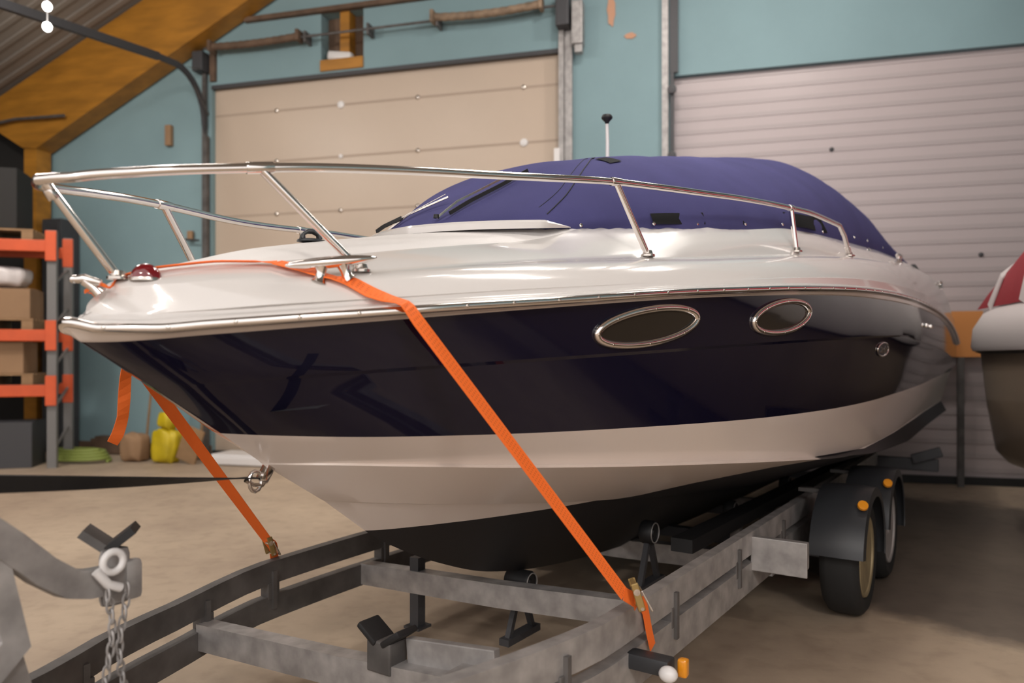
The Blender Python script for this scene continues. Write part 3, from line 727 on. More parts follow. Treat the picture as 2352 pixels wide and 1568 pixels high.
# ---- portlights
def hull_b(s, z):
    pr_ = [(fz(s), fb(s)) for s0, fb, fz in HL if s > s0+.01]
    for (z0, b0), (z1, b1) in zip(pr_[:-1], pr_[1:]):
        if z1 <= z <= z0 and z0 > z1: return b0+(b1-b0)*(z0-z)/(z0-z1)
    return pr_[0][1]
def hull_point(s, z, off=0.):
    p = L(s, hull_b(s, z), z)
    if off:
        e = .01; a = L(s+e, hull_b(s+e, z), z)-p; c = L(s, hull_b(s, z+e), z+e)-p
        n_ = a.cross(c).normalized()
        if n_.y < 0: n_ = -n_
        p = p+n_*off
    return p
def portlight(sc, zc, a, h, slope, lab):
    n = 56; pts = []; path2 = []
    for k in range(n):
        t = 2*PI*k/n; ds = a*math.cos(t); dz = h*math.sin(t)+slope*ds; path2.append((sc+ds, zc+dz))
    bm = bmesh.new()
    tube(bm, [hull_point(s_, z_, .004) for s_, z_ in path2], .0125, 10, closed=True)
    ring = obj('portlight', bm, M['chrome'], boat, 50); ring['label'] = lab
    bm = bmesh.new(); c0 = hull_point(sc, zc, .003); prevr = None; cv_ = bm.verts.new(c0)
    for f in (.3, .6, .93):
        r_ = [bm.verts.new(hull_point(sc+(s_-sc)*f, zc+(z_-zc)*f, .003)) for s_, z_ in path2]
        for k in range(n):
            if prevr is None: bm.faces.new((cv_, r_[k], r_[(k+1) % n]))
            else: bm.faces.new((prevr[k], r_[k], r_[(k+1) % n], prevr[(k+1) % n]))
        prevr = r_
    bmesh.ops.recalc_face_normals(bm, faces=bm.faces[:]); obj('glass', bm, M['tint'], ring, 60)
    for k in range(8):
        s_, z_ = path2[k*7]; bm = bmesh.new(); lathe(bm, [(0, 0), (.0045, 0), (.003, .002), (0, .002)], 10); so = obj('screw', bm, M['chrome2'], ring, 40)
        p = hull_point(s_, z_, .0155); nn = (p-hull_point(s_, z_, 0)).normalized(); so.matrix_local = Matrix.Translation(p) @ align(nn)
portlight(1.405, 1.432, .212, .056, .14, 'long oval window with a steel frame')
portlight(2.18, 1.489, .222, .060, .115, 'smaller oval window nearer the stern')

# ---- oval badge with script lettering, port side aft
s_b, z_b = 3.62, 1.372
n = 40; pth = [(s_b+.125*math.cos(2*PI*k/n), z_b+.036*math.sin(2*PI*k/n)) for k in range(n)]
bm = bmesh.new(); tube(bm, [hull_point(a_, b_, .004) for a_, b_ in pth], .005, 8, closed=True); badge = obj('badge', bm, M['chrome'], boat, 50)
bm = bmesh.new(); vs = [bm.verts.new(hull_point(a_, b_, .004)) for a_, b_ in pth]; bm.faces.new(vs); bmesh.ops.recalc_face_normals(bm, faces=bm.faces[:]); obj('badge_plate', bm, M['darkgrey'], badge)
tcv = bpy.data.curves.new('txt', 'FONT'); tcv.body = 'Sea Ray'; tcv.size = .056; tcv.shear = .4; tcv.extrude = .0012; tcv.align_x = 'CENTER'; tcv.align_y = 'CENTER'; tcv.space_character = .85
to_ = bpy.data.objects.new('txt', tcv); C.objects.link(to_)
dg = bpy.context.evaluated_depsgraph_get(); tme = bpy.data.meshes.new_from_object(to_.evaluated_get(dg)); bpy.data.objects.remove(to_)
tme.materials.clear(); lt_ = obj('lettering', tme, M['chrome'], badge)
pc = hull_point(s_b, z_b, .006); ax = (hull_point(s_b+.02, z_b, .006)-pc).normalized(); ay = (hull_point(s_b, z_b+.02, .006)-pc).normalized(); az = ax.cross(ay).normalized(); ay = az.cross(ax)
lt_.matrix_local = Matrix.Translation(pc+az*.001) @ Matrix(((ax.x, ay.x, az.x, 0), (ax.y, ay.y, az.y, 0), (ax.z, ay.z, az.z, 0), (0, 0, 0, 1)))
# small twin chrome fitting below the strake
bm = bmesh.new()
for ds in (-.13, .13):
    p = hull_point(5.05+ds*.9, 1.545, .008); box(bm, p, (.10, .02, .026), bevel=.005)
p = hull_point(5.05, 1.545, .004); box(bm, p, (.2, .012, .012))
obj('through_hull_fitting', bm, M['chrome'], boat, 40)
# faded sticker low on the bow
bm = bmesh.new(); st = []
for s_, z_ in ((.385, 1.215), (.40, 1.185), (.47, 1.165), (.50, 1.14)): pass
rows = [[hull_point(s_, z_, .0012) for s_, z_ in ((.40, 1.203), (.44, 1.180), (.48, 1.157), (.515, 1.136))], [hull_point(s_, z_, .0012) for s_, z_ in ((.425, 1.212), (.462, 1.188), (.502, 1.165), (.535, 1.144))]]
loft(bm, rows); bmesh.ops.recalc_face_normals(bm, faces=bm.faces[:]); o = obj('sticker', bm, mat('faded_grey_film', (.03, .03, .034), .5), boat)

# ---- bow rail
rb_ = pchip([-.06, -.04, 0, .1, .3, .6, 1.0, 1.42, 1.9, 2.5, 3.0, 3.45], [0, .05, .1, .17, .26, .39, .56, .70, .82, .93, 1.0, 1.05])
rz_p = pchip([-.06, -.025, 0, .072, .154, .338, .443, .609, .79, .924, 1.155, 1.466, 1.66, 1.99, 2.26, 2.77, 3.06, 3.45], [1.738, 1.740, 1.746, 1.76, 1.776, 1.808, 1.824, 1.844, 1.862, 1.874, 1.898, 1.931, 1.945, 1.969, 1.991, 2.024, 2.037, 2.034])
rz_s = lambda s: rz_p(s)-.045*sm((s+.06)/.9)
R_ = .0122
def rail_path(side, s1=3.45, n=90):
    zf = rz_p if side > 0 else rz_s
    return [L(-.06+(s1+.06)*(j/n)**1.8, side*rb_(-.06+(s1+.06)*(j/n)**1.8), zf(-.06+(s1+.06)*(j/n)**1.8)) for j in range(n+1)]
pa = rail_path(1); pb = rail_path(-1)
end_p = [L(3.52, 1.063, 1.985), L(3.60, 1.073, to_z(3.6)+.005)]; end_s = [L(3.52, -1.063, 1.95), L(3.60, -1.073, to_z(3.6)+.005)]
bm = bmesh.new(); tube(bm, end_s[::-1]+pb[::-1]+pa[1:]+end_p, R_, 16)
rail = obj('bow_rail', bm, M['chrome'], boat, 50); rail['label'] = 'polished steel tube bow rail'
def stanchion(top, base, foot_n=(0, 0, 1)):
    bm = bmesh.new(); d = (base-top).normalized(); tube(bm, [top+d*.008, base], R_*.92, 14); obj('stanchion', bm, M['chrome'], rail, 50)
    bm = bmesh.new(); lathe(bm, [(0, -.004), (.026, -.004), (.026, .003), (.019, .006), (.0155, .018), (0, .018)], 20, Matrix.Translation(base) @ align(foot_n)); obj('foot_plate', bm, M['chrome2'], rail, 40)
def collar(p, t, ln=.026, r=None):
    bm = bmesh.new(); rr = (r or R_)+.0028; tube(bm, [p-t*ln, p-t*ln*.92, p, p+t*ln*.92, p+t*ln], [rr*.97, rr, rr, rr, rr*.97], 16); obj('collar', bm, M['chrome'], rail, 50)
def rail_at(side, s):
    zf = rz_p if side > 0 else rz_s
    p = L(s, side*rb_(s), zf(s)); q = L(s+.01, side*rb_(s+.01), zf(s+.01)); return p, (q-p).normalized()
for side, st_, sb_, ba in ((1, .338, .583, .386), (-1, .445, .65, .42), (1, 1.466, 1.631, .757), (-1, 1.26, 1.36, .68), (1, 2.77, 2.79, .99), (-1, 2.6, 2.62, .96)):
    p, t = rail_at(side, st_); collar(p, t, .034 if st_ < 1 else .024)
    b_ = L(sb_, side*ba, deck_z(sb_, ba)+.004)
    stanchion(p, b_)
stanchion(L(-.045, .0, 1.737), L(.115, .02, deck_z(.14, .02)-.002)); collar(L(-.03, 0, 1.71), Vector((-.55, 0, -.8)).normalized()*1, .012)
collar(L(3.585, 1.071, 1.905), (end_p[1]-end_p[0]).normalized(), .03)
for e in (end_p[1], end_s[1]):
    bm = bmesh.new(); lathe(bm, [(0, -.004), (.03, -.004), (.03, .003), (.019, .006), (.0155, .018), (0, .018)], 20, Matrix.Translation(e)); obj('foot_plate', bm, M['chrome2'], rail, 40)

# ---- port cleat
def cleat(s, b, z, yaw, parent, name='cleat'):
    """horned cleat, 26 cm long"""
    root_m = Matrix.Translation(L(s, b, z)) @ rotz(yaw) @ roty(.13 if s < 1 else .03)
    bm = bmesh.new(); n = 22; pts = []; rr = []
    for k in range(n+1):
        u = -1+2*k/n; pts.append(Vector((u*.118, 0, max(.052, .052)+.002*u*u))); rr.append(max(.0025, .0185*(1-abs(u)**2.2*.70)) if abs(u) < 1 else .003)
    tube(bm, pts, rr, 16)
    bmesh.ops.transform(bm, matrix=Matrix.Diagonal((1, 1.25, .85, 1)) @ Matrix.Translation((0, 0, .006)), verts=bm.verts[:])
    for sx in (-1, 1):
        tube(bm, [Vector((sx*.028, 0, .042)), Vector((sx*.031, 0, .025)), Vector((sx*.036, 0, .008)), Vector((sx*.040, 0, 0))], [.019, .0135, .0145, .021], 16)
    bmesh.ops.transform(bm, matrix=root_m, verts=bm.verts[:])
    return obj(name, bm, M['chrome'], parent, 50)
def surf_deck(s, b):
    bt = to_b(s)
    if b <= bt: return deck_z(s, b)
    lo, hi = 0, 1
    for _ in range(30):
        m_ = (lo+hi)/2
        if deck_side(s, m_)[0] > b: lo = m_
        else: hi = m_
    return deck_side(s, lo)[1]
CS, CB = .487, .385
cl_z = surf_deck(CS, CB)
cleat(CS, CB, cl_z+.001, -.62, boat)
cleat(CS, -CB, cl_z+.001, .62, boat)
# small bow chock / fitting at the very tip
bm = bmesh.new(); z0 = 1.468
tube(bm, [L(.062, .035, 1.482), L(.05, .028, 1.497), L(.035, .018, 1.512)], [.013, .010, .012], 14)
tube(bm, [L(.022, .0, 1.516), L(.035, .018, 1.517), L(.06, .045, 1.508)], [.009, .012, .008], 14)
bmesh.ops.create_uvsphere(bm, u_segments=14, v_segments=10, radius=.010, matrix=Matrix.Translation(L(.020, -.002, 1.516)))
obj('bow_chock', bm, M['chrome'], boat, 60)
# ---- bow navigation light
bs, bb = .155, .075; bz = surf_deck(bs, bb)
bm = bmesh.new(); bmesh.ops.create_uvsphere(bm, u_segments=32, v_segments=20, radius=1)
for v in list(bm.verts):
    v.co = Vector((v.co.x*.036, v.co.y*.026, max(v.co.z, 0)*.037))
bmesh.ops.transform(bm, matrix=Matrix.Translation(L(bs, bb, bz+.0)) @ rotz(-.75), verts=bm.verts[:])
bmesh.ops.remove_doubles(bm, verts=bm.verts[:], dist=.0003)
lens = obj('navigation_light', bm, M['redlens'], boat, 60); lens['label'] = 'domed red side light'
bm = bmesh.new(); lathe(bm, [(0, 0), (1.02, 0), (1.02, .25), (.98, .5), (0, .5)], 32, Matrix.Translation(L(bs, bb, bz-.006)) @ rotz(-.75) @ Matrix.Diagonal((.036, .027, .016, 1))); obj('base', bm, M['chrome2'], lens, 40)
# ---- black hatch knob
hs, hb = .72, .03; hz_ = deck_z(hs, hb)
bm = bmesh.new(); lathe(bm, [(0, 0), (.036, 0), (.034, .006), (.020, .010), (0, .010)], 28, Matrix.Translation(L(hs, hb, hz_)) @ rotz(-.5) @ Matrix.Diagonal((1.25, .9, 1, 1)))
hk = obj('hatch_lock', bm, M['antifoul_dummy'], boat, 40)
bm = bmesh.new()
for yy in (-.011, .011):
    tube(bm, [Vector((-.026, yy, .008)), Vector((-.022, yy, .024)), Vector((-.006, yy, .033)), Vector((.012, yy, .032)), Vector((.026, yy, .022)), Vector((.028, yy, .008))], [.007, .006, .0065, .0065, .006, .007], 10)
box(bm, (.0, 0, .033), (.03, .024, .008), bevel=.003)
bmesh.ops.transform(bm, matrix=Matrix.Translation(L(hs, hb, hz_)) @ rotz(-.5), verts=bm.verts[:]); obj('knob', bm, M['antifoul_dummy'], hk, 50)

# ---- windscreen ledge moulding
bm = bmesh.new(); rows = []
def ledge_pt(u):
    """u from -1 (starboard) to 1 (port)"""
    side = 1 if u >= 0 else -1; a_ = abs(u); s = 1.28+.30*a_**1.6; return s, side*cv_b(s)
pts = []
for k in range(61):
    s_, b_ = ledge_pt(-1+2*k/60); pts.append((s_, b_))
for off, zz in ((.075, -.012), (.078, .010), (.066, .020), (.0, .024), (-.02, .0)):
    row = []
    for i, (s_, b_) in enumerate(pts):
        a_, c_ = pts[max(0, i-1)], pts[min(60, i+1)]; t = Vector((-(c_[0]-a_[0]), c_[1]-a_[1], 0)).normalized(); nn = Vector((t.y, -t.x, 0))
        if nn.x < 0: nn = -nn
        f = min(1, (30-abs(i-30))/7+.12)
        p = L(s_, b_, cv_z(s_)+zz*f)+nn*off*f; row.append(p)
    rows.append(row)
loft(bm, rows); bmesh.ops.recalc_face_normals(bm, faces=bm.faces[:]); obj('windscreen_ledge', bm, M['gel'], boat, 30)

# ---- canvas cover
bm = bmesh.new(); ns, nt_ = 130, 56; rows = []
def can(s, T):
    w_ = cv_b(s); b = w_*math.copysign(1-(1-abs(T))**1.4, T)
    h = (cv_t(s)-cv_z(s))*max(0, 1-abs(b/max(w_, 1e-4))**2.6)**.62
    # gentle tension wrinkles and a raised seam hoop
    wr = .004*math.sin(s*6+b*4)*math.sin(b*7+s*2.0)+.0015*math.sin(s*19+b*13)
    k = min(1, h/.25)
    low = .010*math.sin(s*14)*max(0, 1-h/.12)*(1 if h > .005 else 0)
    hoop = .0*math.exp(-((s-2.55-.25*abs(b))/.04)**2)
    return b, cv_z(s)+h+wr*k+hoop*k, low
for i in range(ns+1):
    s = 1.281+(6.9-1.281)*(i/ns)**1.35; row = []
    for j in range(nt_+1):
        T = -1+2*j/nt_; b, z, low = can(s, T); row.append(L(s, b+math.copysign(low, b), z))
    rows.append(row)
loft(bm, rows)
# skirt hem
for side in (0, -1):
    hem = [[r[side] for r in rows], [r[side]-Vector((0, 0, .018)) for r in rows]]
    loft(bm, hem)
bmesh.ops.remove_doubles(bm, verts=bm.verts[:], dist=.0003); bmesh.ops.recalc_face_normals(bm, faces=bm.faces[:])
canv = obj('canvas_cover', bm, M['canvas'], boat, 60); canv['label'] = 'faded blue canvas cover'
def can_pt(s, b, off=.004):
    w_ = cv_b(s); x = min(abs(b)/w_, .9999); T = math.copysign(1-(1-x)**(1/1.4), b); _, z, _ = can(s, T); p = L(s, b, z)
    e = .01; q = L(s+e, b, can(s+e, math.copysign(1-(1-min(abs(b)/cv_b(s+e), .9999))**(1/1.4), b))[1]); b2 = b-math.copysign(e, b)
    r_ = L(s, b2, can(s, math.copysign(1-(1-abs(b2)/w_)**(1/1.4), b2))[1])
    nn = (q-p).cross(r_-p).normalized()
    if nn.z < 0: nn = -nn
    return p+nn*off
def zfrac_pt(s, f, off=.004, side=1):
    """point on the cover's side at fraction f of the crown height"""
    w_ = cv_b(s); x = (1-f**(1/.62))**(1/2.6); T = 1-(1-x)**(1/1.4); b, z, low = can(s, T); e = .02
    d = Vector((-(cv_b(s+e)-cv_b(s-e))/(2*e), -1, 0)); up = 0.25+f
    n_ = Vector((-d.x if False else (cv_b(s+e)-cv_b(s-e))/(2*e), 1.0, up)).normalized()
    p = L(s, (b+low), z)+n_*off; p.y *= side; return p
def cloth_patch(name, m, pts4, nn_=8):
    """pts4: (s0,f0,s1,f1) bands"""
    s0, s1, f0, f1, sk = pts4; bm = bmesh.new(); rows = []
    for i in range(5):
        f = f0+(f1-f0)*i/4; rows.append([zfrac_pt(s0+(s1-s0)*j/nn_+sk*i/4, f, .005) for j in range(nn_+1)])
    top = loft(bm, rows); bmesh.ops.solidify(bm, geom=bm.faces[:], thickness=-.003)
    bmesh.ops.recalc_face_normals(bm, faces=bm.faces[:]); return obj(name, bm, m, canv, 40)
cloth_patch('window_flap', M['canvas_patch'], (1.90, 2.21, .03, .16, 0))
cloth_patch('window_flap', M['canvas_patch'], (3.02, 3.62, .03, .18, -.05))
cloth_patch('tab', M['canvas_patch'], (2.50, 2.58, .03, .07, 0))
cloth_patch('tab', M['canvas_patch'], (1.375, 1.405, .05, .20, 0))
cloth_patch('tab', M['canvas_patch'], (2.02, 2.10, .84, .93, .05))
bm = bmesh.new(); sb1 = pchip([1.52, 1.58, 1.65, 1.75, 1.9, 2.1], [.395, .405, .41, .40, .36, .28]); tube(bm, [can_pt(1.53+.60*k/40, sb1(1.53+.60*k/40), .0025) for k in range(41)], .0022, 6); obj('seam', bm, M['canvas_patch'], canv, 60)
bm = bmesh.new(); tube(bm, [can_pt(1.53+.60*k/40, sb1(1.53+.60*k/40)-.035, .001) for k in range(41)], .0012, 6); obj('seam', bm, M['canvas_patch'], canv, 60)
snap = None
for s_ in (1.52, 1.62, 1.90, 2.16, 2.52, 2.9, 3.08, 3.55, 3.95, 4.3, 4.65, 5.3, 6.0):
    p = zfrac_pt(s_, .035 if s_ < 3.8 else .06, .006); nn = (p-zfrac_pt(s_, .035 if s_ < 3.8 else .06, 0)).normalized()
    if snap is None:
        bm = bmesh.new(); lathe(bm, [(0, 0), (.008, 0), (.007, .003), (.003, .005), (0, .005)], 12); snap = obj('snap_fastener', bm, M['chrome'], canv, 40); so = snap
    else: so = snap.copy(); C.objects.link(so); so.parent = canv
    so.matrix_local = Matrix.Translation(p) @ align(nn)
# ---- wipers
def wiper(pts_arm, pts_blade, arm2=None):
    bm = bmesh.new(); beam_sweep(bm, pts_arm, .005, .0035); 
    if arm2: tube(bm, arm2, .002, 6)
    w_ = obj('wiper', bm, M['chrome2'], boat, 40)
    bm = bmesh.new(); beam_sweep(bm, pts_blade, .004, .007); obj('blade', bm, M['black'], w_, 40)
    bm = bmesh.new(); lathe(bm, [(0, 0), (.012, 0), (.010, .014), (0, .016)], 14, Matrix.Translation(pts_arm[0])); obj('pivot', bm, M['black'], w_, 40)
def win_pt(s, b, off): 
    return can_pt(s, b, off)
WI = [win_pt(1.32, .10, .01), win_pt(1.40, .11, .03), win_pt(1.50, .14, .035), win_pt(1.62, .20, .03)]
wiper([win_pt(1.335, .03, .012), win_pt(1.42, .07, .032), win_pt(1.52, .10, .030), win_pt(1.66, .15, .026)], [win_pt(1.36, .075, .014), win_pt(1.46, .10, .016), win_pt(1.60, .15, .014), win_pt(1.72, .19, .014)])
wiper([L(1.42, -.36, 1.822), L(1.40, -.27, 1.855), L(1.43, -.20, 1.91), L(1.50, -.05, 1.975)], [L(1.40, -.35, 1.85), L(1.39, -.30, 1.865), L(1.41, -.22, 1.895)], [L(1.41, -.22, 1.895), L(1.47, -.04, 1.98)])
# ---- stern light pole on the cover
pp = can_pt(3.1, -.15, .0)
bm = bmesh.new(); tube(bm, [pp+Vector((0, 0, -.02)), pp+Vector((.0, .0, .14)), pp+Vector((.006, 0, .24))], [.011, .010, .009], 12); pole = obj('light_pole', bm, M['white'], boat, 60)
bm = bmesh.new(); lathe(bm, [(.009, 0), (.014, .012), (.031, .030), (.033, .038), (.026, .052), (.0, .058)], 20, Matrix.Translation(pp+Vector((.006, 0, .24)))); obj('lamp_head', bm, M['black'], pole, 50)
# ---- steel fittings on the coaming aft and at the stern
for s_, zz, r_ in ((4.55, .035, .028),):
    p = L(s_, cv_b(s_)+.035, cv_z(s_)-.045); bm = bmesh.new(); lathe(bm, [(0, 0), (.03, 0), (.03, .008), (.02, .014), (.018, .006), (0, .006)], 20, Matrix.Translation(p) @ align((0, 1, .3)) @ Matrix.Diagonal((1.5, 1.1, 1, 1))); obj('filler_cap', bm, M['chrome'], boat, 40)
cleat(5.35, 1.10, surf_deck(5.35, 1.10), .0, boat)
cleat(7.1, 1.22, surf_deck(7.1, 1.22), .0, boat)
# stern grab / folded canvas roll
bm = bmesh.new(); tube(bm, [L(6.85+.07*k, 1.02+.02*k, 2.15-.045*k-.01*k*k) for k in range(8)], [.03+.012*math.sin(k*2.1) for k in range(8)], 12); obj('cover_tail', bm, M['canvas_patch'], boat, 60)
# ---- bow eye with hook
bm = bmesh.new(); pts = [L(.565+.022*math.cos(a_)-.03, .0, .965+.03*math.sin(a_)) for a_ in [k/12*2*PI for k in range(12)]]
tube(bm, pts, .006, 10, closed=True); box(bm, L(.575, 0, .99), (.03, .03, .07), roty(-.6), bevel=.006); obj('bow_eye', bm, M['chrome'], boat, 50)

# ================================================================== TRAILER
trl = empty('boat_trailer', W(SM, 0, 0), RZ)
tag(trl, 'galvanised two-axle boat trailer with twin side rails under the motor boat', 'trailer')
pb_ = pchip([-1.2, -.6, -.2, .15, .495, .8, 1.145, 6.5], [.10, .38, .55, .64, .72, .80, .85, .85])
sb_ = pchip([-1.2, -.6, -.2, .171, .414, .7, .95, 1.2, 6.5], [-.05, -.15, -.29, -.45, -.60, -.72, -.78, -.8, -.8])
def pz_(s): return .558
sz_ = pchip([-1.2, .1, .7, 1.2, 1.8, 6.5], [.47, .44, .42, .46, .475, .50])
def rail_beam(fb, fz, h0, hgt, name, s0, s1, m_='galv'):
    bm = bmesh.new(); beam_sweep(bm, [LT(s, fb(s), fz(s)-h0-hgt/2) for s in [s0+(s1-s0)*k/60 for k in range(61)]], .022, hgt/2)
    return obj(name, bm, M[m_], trl, 30)
rail_beam(pb_, pz_, 0, .10, 'side_rail', -1.0, 5.9); rail_beam(pb_, pz_, .135, .125, 'lower_rail', -.9, 5.9)
rail_beam(sb_, sz_, 0, .095, 'side_rail', -1.0, 5.9, 'galv_d'); rail_beam(sb_, sz_, .145, .10, 'lower_rail', -.9, 5.9, 'galv_d')  # darker steel puts the unlit side's shade into the starboard rails
for fb, fz, ss in ((pb_, pz_, (.28, .9, 1.6, 2.3, 3.0, 4.9)), (sb_, sz_, (.30, .88, 1.22, 1.9, 2.6))):
    for s_ in ss:
        bm = bmesh.new(); box(bm, LT(s_, fb(s_), fz(s_)-.125), (.06, .05, .07), bevel=.004); box(bm, LT(s_, fb(s_), fz(s_)-.12), (.02, .07, .16)); obj('spacer', bm, M['galv_d'], trl)
def cross(s, z0, z1, hh=.05):
    bm = bmesh.new(); beam_sweep(bm, [LT(s, sb_(s)+.02, z0-hh), LT(s, 0, (z0+z1)/2-hh-.01), LT(s, pb_(s)-.02, z1-hh)], .035, hh); obj('cross_member', bm, M['galv'], trl)
cross(.87, .31, .42); cross(1.77, .335, .42); cross(3.0, .30, .34); cross(4.6, .30, .34)
# corner gusset plates on the front cross member
bm = bmesh.new(); box(bm, LT(.90, .45, .40), (.03, .34, .14), rotx(.1), bevel=.004); box(bm, LT(.84, .60, .43), (.10, .20, .012), rotx(.1)); obj('gusset_plate', bm, M['galv'], trl)
# keel saddles
def saddle(s, b, z, name='keel_support'):
    bm = bmesh.new(); box(bm, LT(s, b, z-.03), (.08, .10, .10), bevel=.006); r_ = obj(name, bm, M['galv_d'], trl)
    for sg in (-1, 1):
        bm = bmesh.new(); box(bm, LT(s, b+sg*.05, z+.035), (.09, .09, .022), rotx(sg*-.6*-1), bevel=.008); obj('rubber_pad', bm, M['black'], r_, 40)
saddle(.87, .21, .425)
def roller(s, b, z, r=.055, w_=.06, frame=True):
    bm = bmesh.new()
    for ds in (-.10, .10): beam_sweep(bm, [LT(s+ds, b, z-.24), LT(s, b, z-.01)], .012, .012, (0, 1, 0))
    box(bm, LT(s, b, z-.24), (.26, .05, .03)); fr = obj('roller_bracket', bm, M['darkgrey'], trl)
    bm = bmesh.new(); lathe(bm, [(0, -w_/2), (r*.3, -w_/2), (r*.35, -w_/2+.006), (r*.8, -w_/2+.006), (r*.9, -w_/2), (r, -w_/2+.01), (r, w_/2-.01), (r*.9, w_/2), (r*.8, w_/2-.006), (r*.35, w_/2-.006), (r*.3, w_/2+.004), (0, w_/2+.004)], 28, Matrix.Translation(LT(s, b, z)) @ rotx(PI/2)); obj('roller', bm, M['black'], fr, 30)
    bm = bmesh.new(); pts = [LT(s, b+w_/2+.002, z)+Vector((math.cos(a_)*r*.82, 0, math.sin(a_)*r*.82)) for a_ in [k/24*2*PI for k in range(24)]]; tube(bm, pts, .003, 8, closed=True); obj('roller_ring', bm, M['galv'], fr, 40)
roller(2.40, .42, .515); roller(3.4, .48, .46); roller(2.9, -.45, .46); roller(4.5, .5, .46)
roller(1.95, .0, .33, .05, .12)
# bunks: long padded bearers under the hull
for sg in (1, -1):
    bm = bmesh.new(); beam_sweep(bm, [LT(2.3, sg*.62, .50), LT(6.2, sg*.66, .47)], .05, .03); bk = obj('bunk', bm, M['black'], trl)
    for s_ in (3.0, 4.6):
        bm = bmesh.new(); box(bm, LT(s_, sg*.64, .385), (.05, .05, .19)); obj('bunk_post', bm, M['galv_d'], bk)
# prop leg
bm = bmesh.new(); box(bm, LT(1.77, -.45, .245), (.05, .05, .33)); box(bm, LT(1.77, -.45, .09), (.09, .09, .012)); obj('prop_leg', bm, M['darkgrey'], trl)
# fender carrier box ahead of the wheels
bm = bmesh.new(); box(bm, LT(2.56, .98, .46), (.09, .22, .12), bevel=.01); box(bm, LT(2.50, .985, .46), (.012, .24, .15), bevel=.004); obj('carrier_bracket', bm, M['galv'], trl)
for s_ in (3.39, 4.19):
    bm = bmesh.new(); beam_sweep(bm, [LT(s_, -1.0, .30), LT(s_, 1.0, .30)], .03, .03); obj('axle', bm, M['darkgrey'], trl)
# wheels
def wheel(s, side, rim_m):
    bm = bmesh.new(); Rt, w_ = .302, .175
    prof = [(.205, -w_/2+.01), (.225, -w_/2), (.27, -w_/2-.004), (.292, -w_/2+.012), (Rt, -w_/2+.035), (Rt, w_/2-.035), (.292, w_/2-.012), (.27, w_/2+.004), (.225, w_/2), (.205, w_/2-.01)]
    mx = Matrix.Translation(LT(s, side*1.11, .302)) @ rotx(-PI/2 if side > 0 else PI/2)
    lathe(bm, prof, 48, mx)
    # tread grooves
    for gz in (-.04, 0, .04): 
        pass
    wh = obj('wheel', bm, M['tyre'], trl, 40)
    bm = bmesh.new(); lathe(bm, [(.21, .078), (.205, .088), (.19, .085), (.175, .055), (.13, .045), (.12, .060), (.07, .066), (.045, .066), (.04, .085), (0, .088)], 40, mx)
    for k in range(5):
        a_ = k/5*2*PI; bmesh.ops.create_uvsphere(bm, u_segments=8, v_segments=6, radius=.010, matrix=mx @ Matrix.Translation((.058*math.cos(a_), .058*math.sin(a_), .070)))
    obj('rim', bm, rim_m, wh, 40)
wheel(3.39, 1, M['rimy']); wheel(4.19, 1, M['rimw']); wheel(3.39, -1, M['rimy']); wheel(4.19, -1, M['rimw'])
def fender(s, side):
    bm = bmesh.new(); rows = []; Rf = .355
    for b_, dr in ((.985, -.03), (.985, 0), (1.06, .008), (1.17, .008), (1.235, 0), (1.24, -.045)):
        rows.append([LT(s-(Rf+dr)*math.cos(a_), side*b_, .302+(Rf+dr)*math.sin(a_)) for a_ in [math.radians(9+179*k/30) for k in range(31)]])
    loft(bm, rows); bmesh.ops.recalc_face_normals(bm, faces=bm.faces[:]); bmesh.ops.solidify(bm, geom=bm.faces[:], thickness=.006)
    fd = obj('mudguard', bm, M['black' if False else 'antifoul_dummy'], trl, 40)
    bm = bmesh.new(); lathe(bm, [(0, 0), (.026, 0), (.024, .012), (0, .016)], 18, Matrix.Translation(LT(s-.24, side*1.215, .302+.30)) @ align((1, .4*side, .8))); rf = obj('reflector', bm, M['amber'], fd, 40)
    bm = bmesh.new(); box(bm, LT(s, side*.93, .62), (.05, .14, .02)); obj('stay', bm, M['galv_d'], fd)
for s_ in (3.39, 4.19):
    fender(s_, 1); fender(s_, -1)
# side marker lamp on an arm outside the port rail
bm = bmesh.new(); box(bm, LT(1.26, .93, .40), (.06, .14, .05), bevel=.01); ml = obj('marker_lamp', bm, M['antifoul_dummy'], trl, 40)
bm = bmesh.new(); bmesh.ops.create_uvsphere(bm, u_segments=18, v_segments=12, radius=.024, matrix=Matrix.Translation(LT(1.22, 1.005, .395)) @ Matrix.Diagonal((1.0, 1.2, 1, 1))); obj('white_lens', bm, M['white'], ml, 60)
bm = bmesh.new(); box(bm, LT(1.275, 1.03, .402), (.03, .03, .055), bevel=.008); obj('amber_lens', bm, M['amber'], ml, 60)
# winch stand at the bow: curved steel arm, V shaped bow stop, winch
bm = bmesh.new(); arm = [LT(-.33, .12, 1.06), LT(-.24, .10, 1.0), LT(-.16, .09, .93), LT(-.09, .08, .86), LT(-.03, .07, .815), LT(.02, .06, .80), LT(.09, .05, .795)]
beam_sweep(bm, arm, .022, .032); stand = obj('winch_stand', bm, M['galv'], trl, 30)
bm = bmesh.new(); beam_sweep(bm, [LT(-.20, .05, .95), LT(-.15, .06, .72), LT(-.42, .06, .45)], .03, .05, (0, 1, 0)); box(bm, LT(-.18, .06, .72), (.10, .012, .30), roty(.25), bevel=.004); obj('stand_post', bm, M['galv'], stand, 30)
bm = bmesh.new(); box(bm, LT(.09, .05, .80), (.07, .03, .14), bevel=.02); box(bm, LT(.13, .055, .785), (.045, .032, .10), bevel=.015); obj('side_plate', bm, M['galv'], stand, 40)
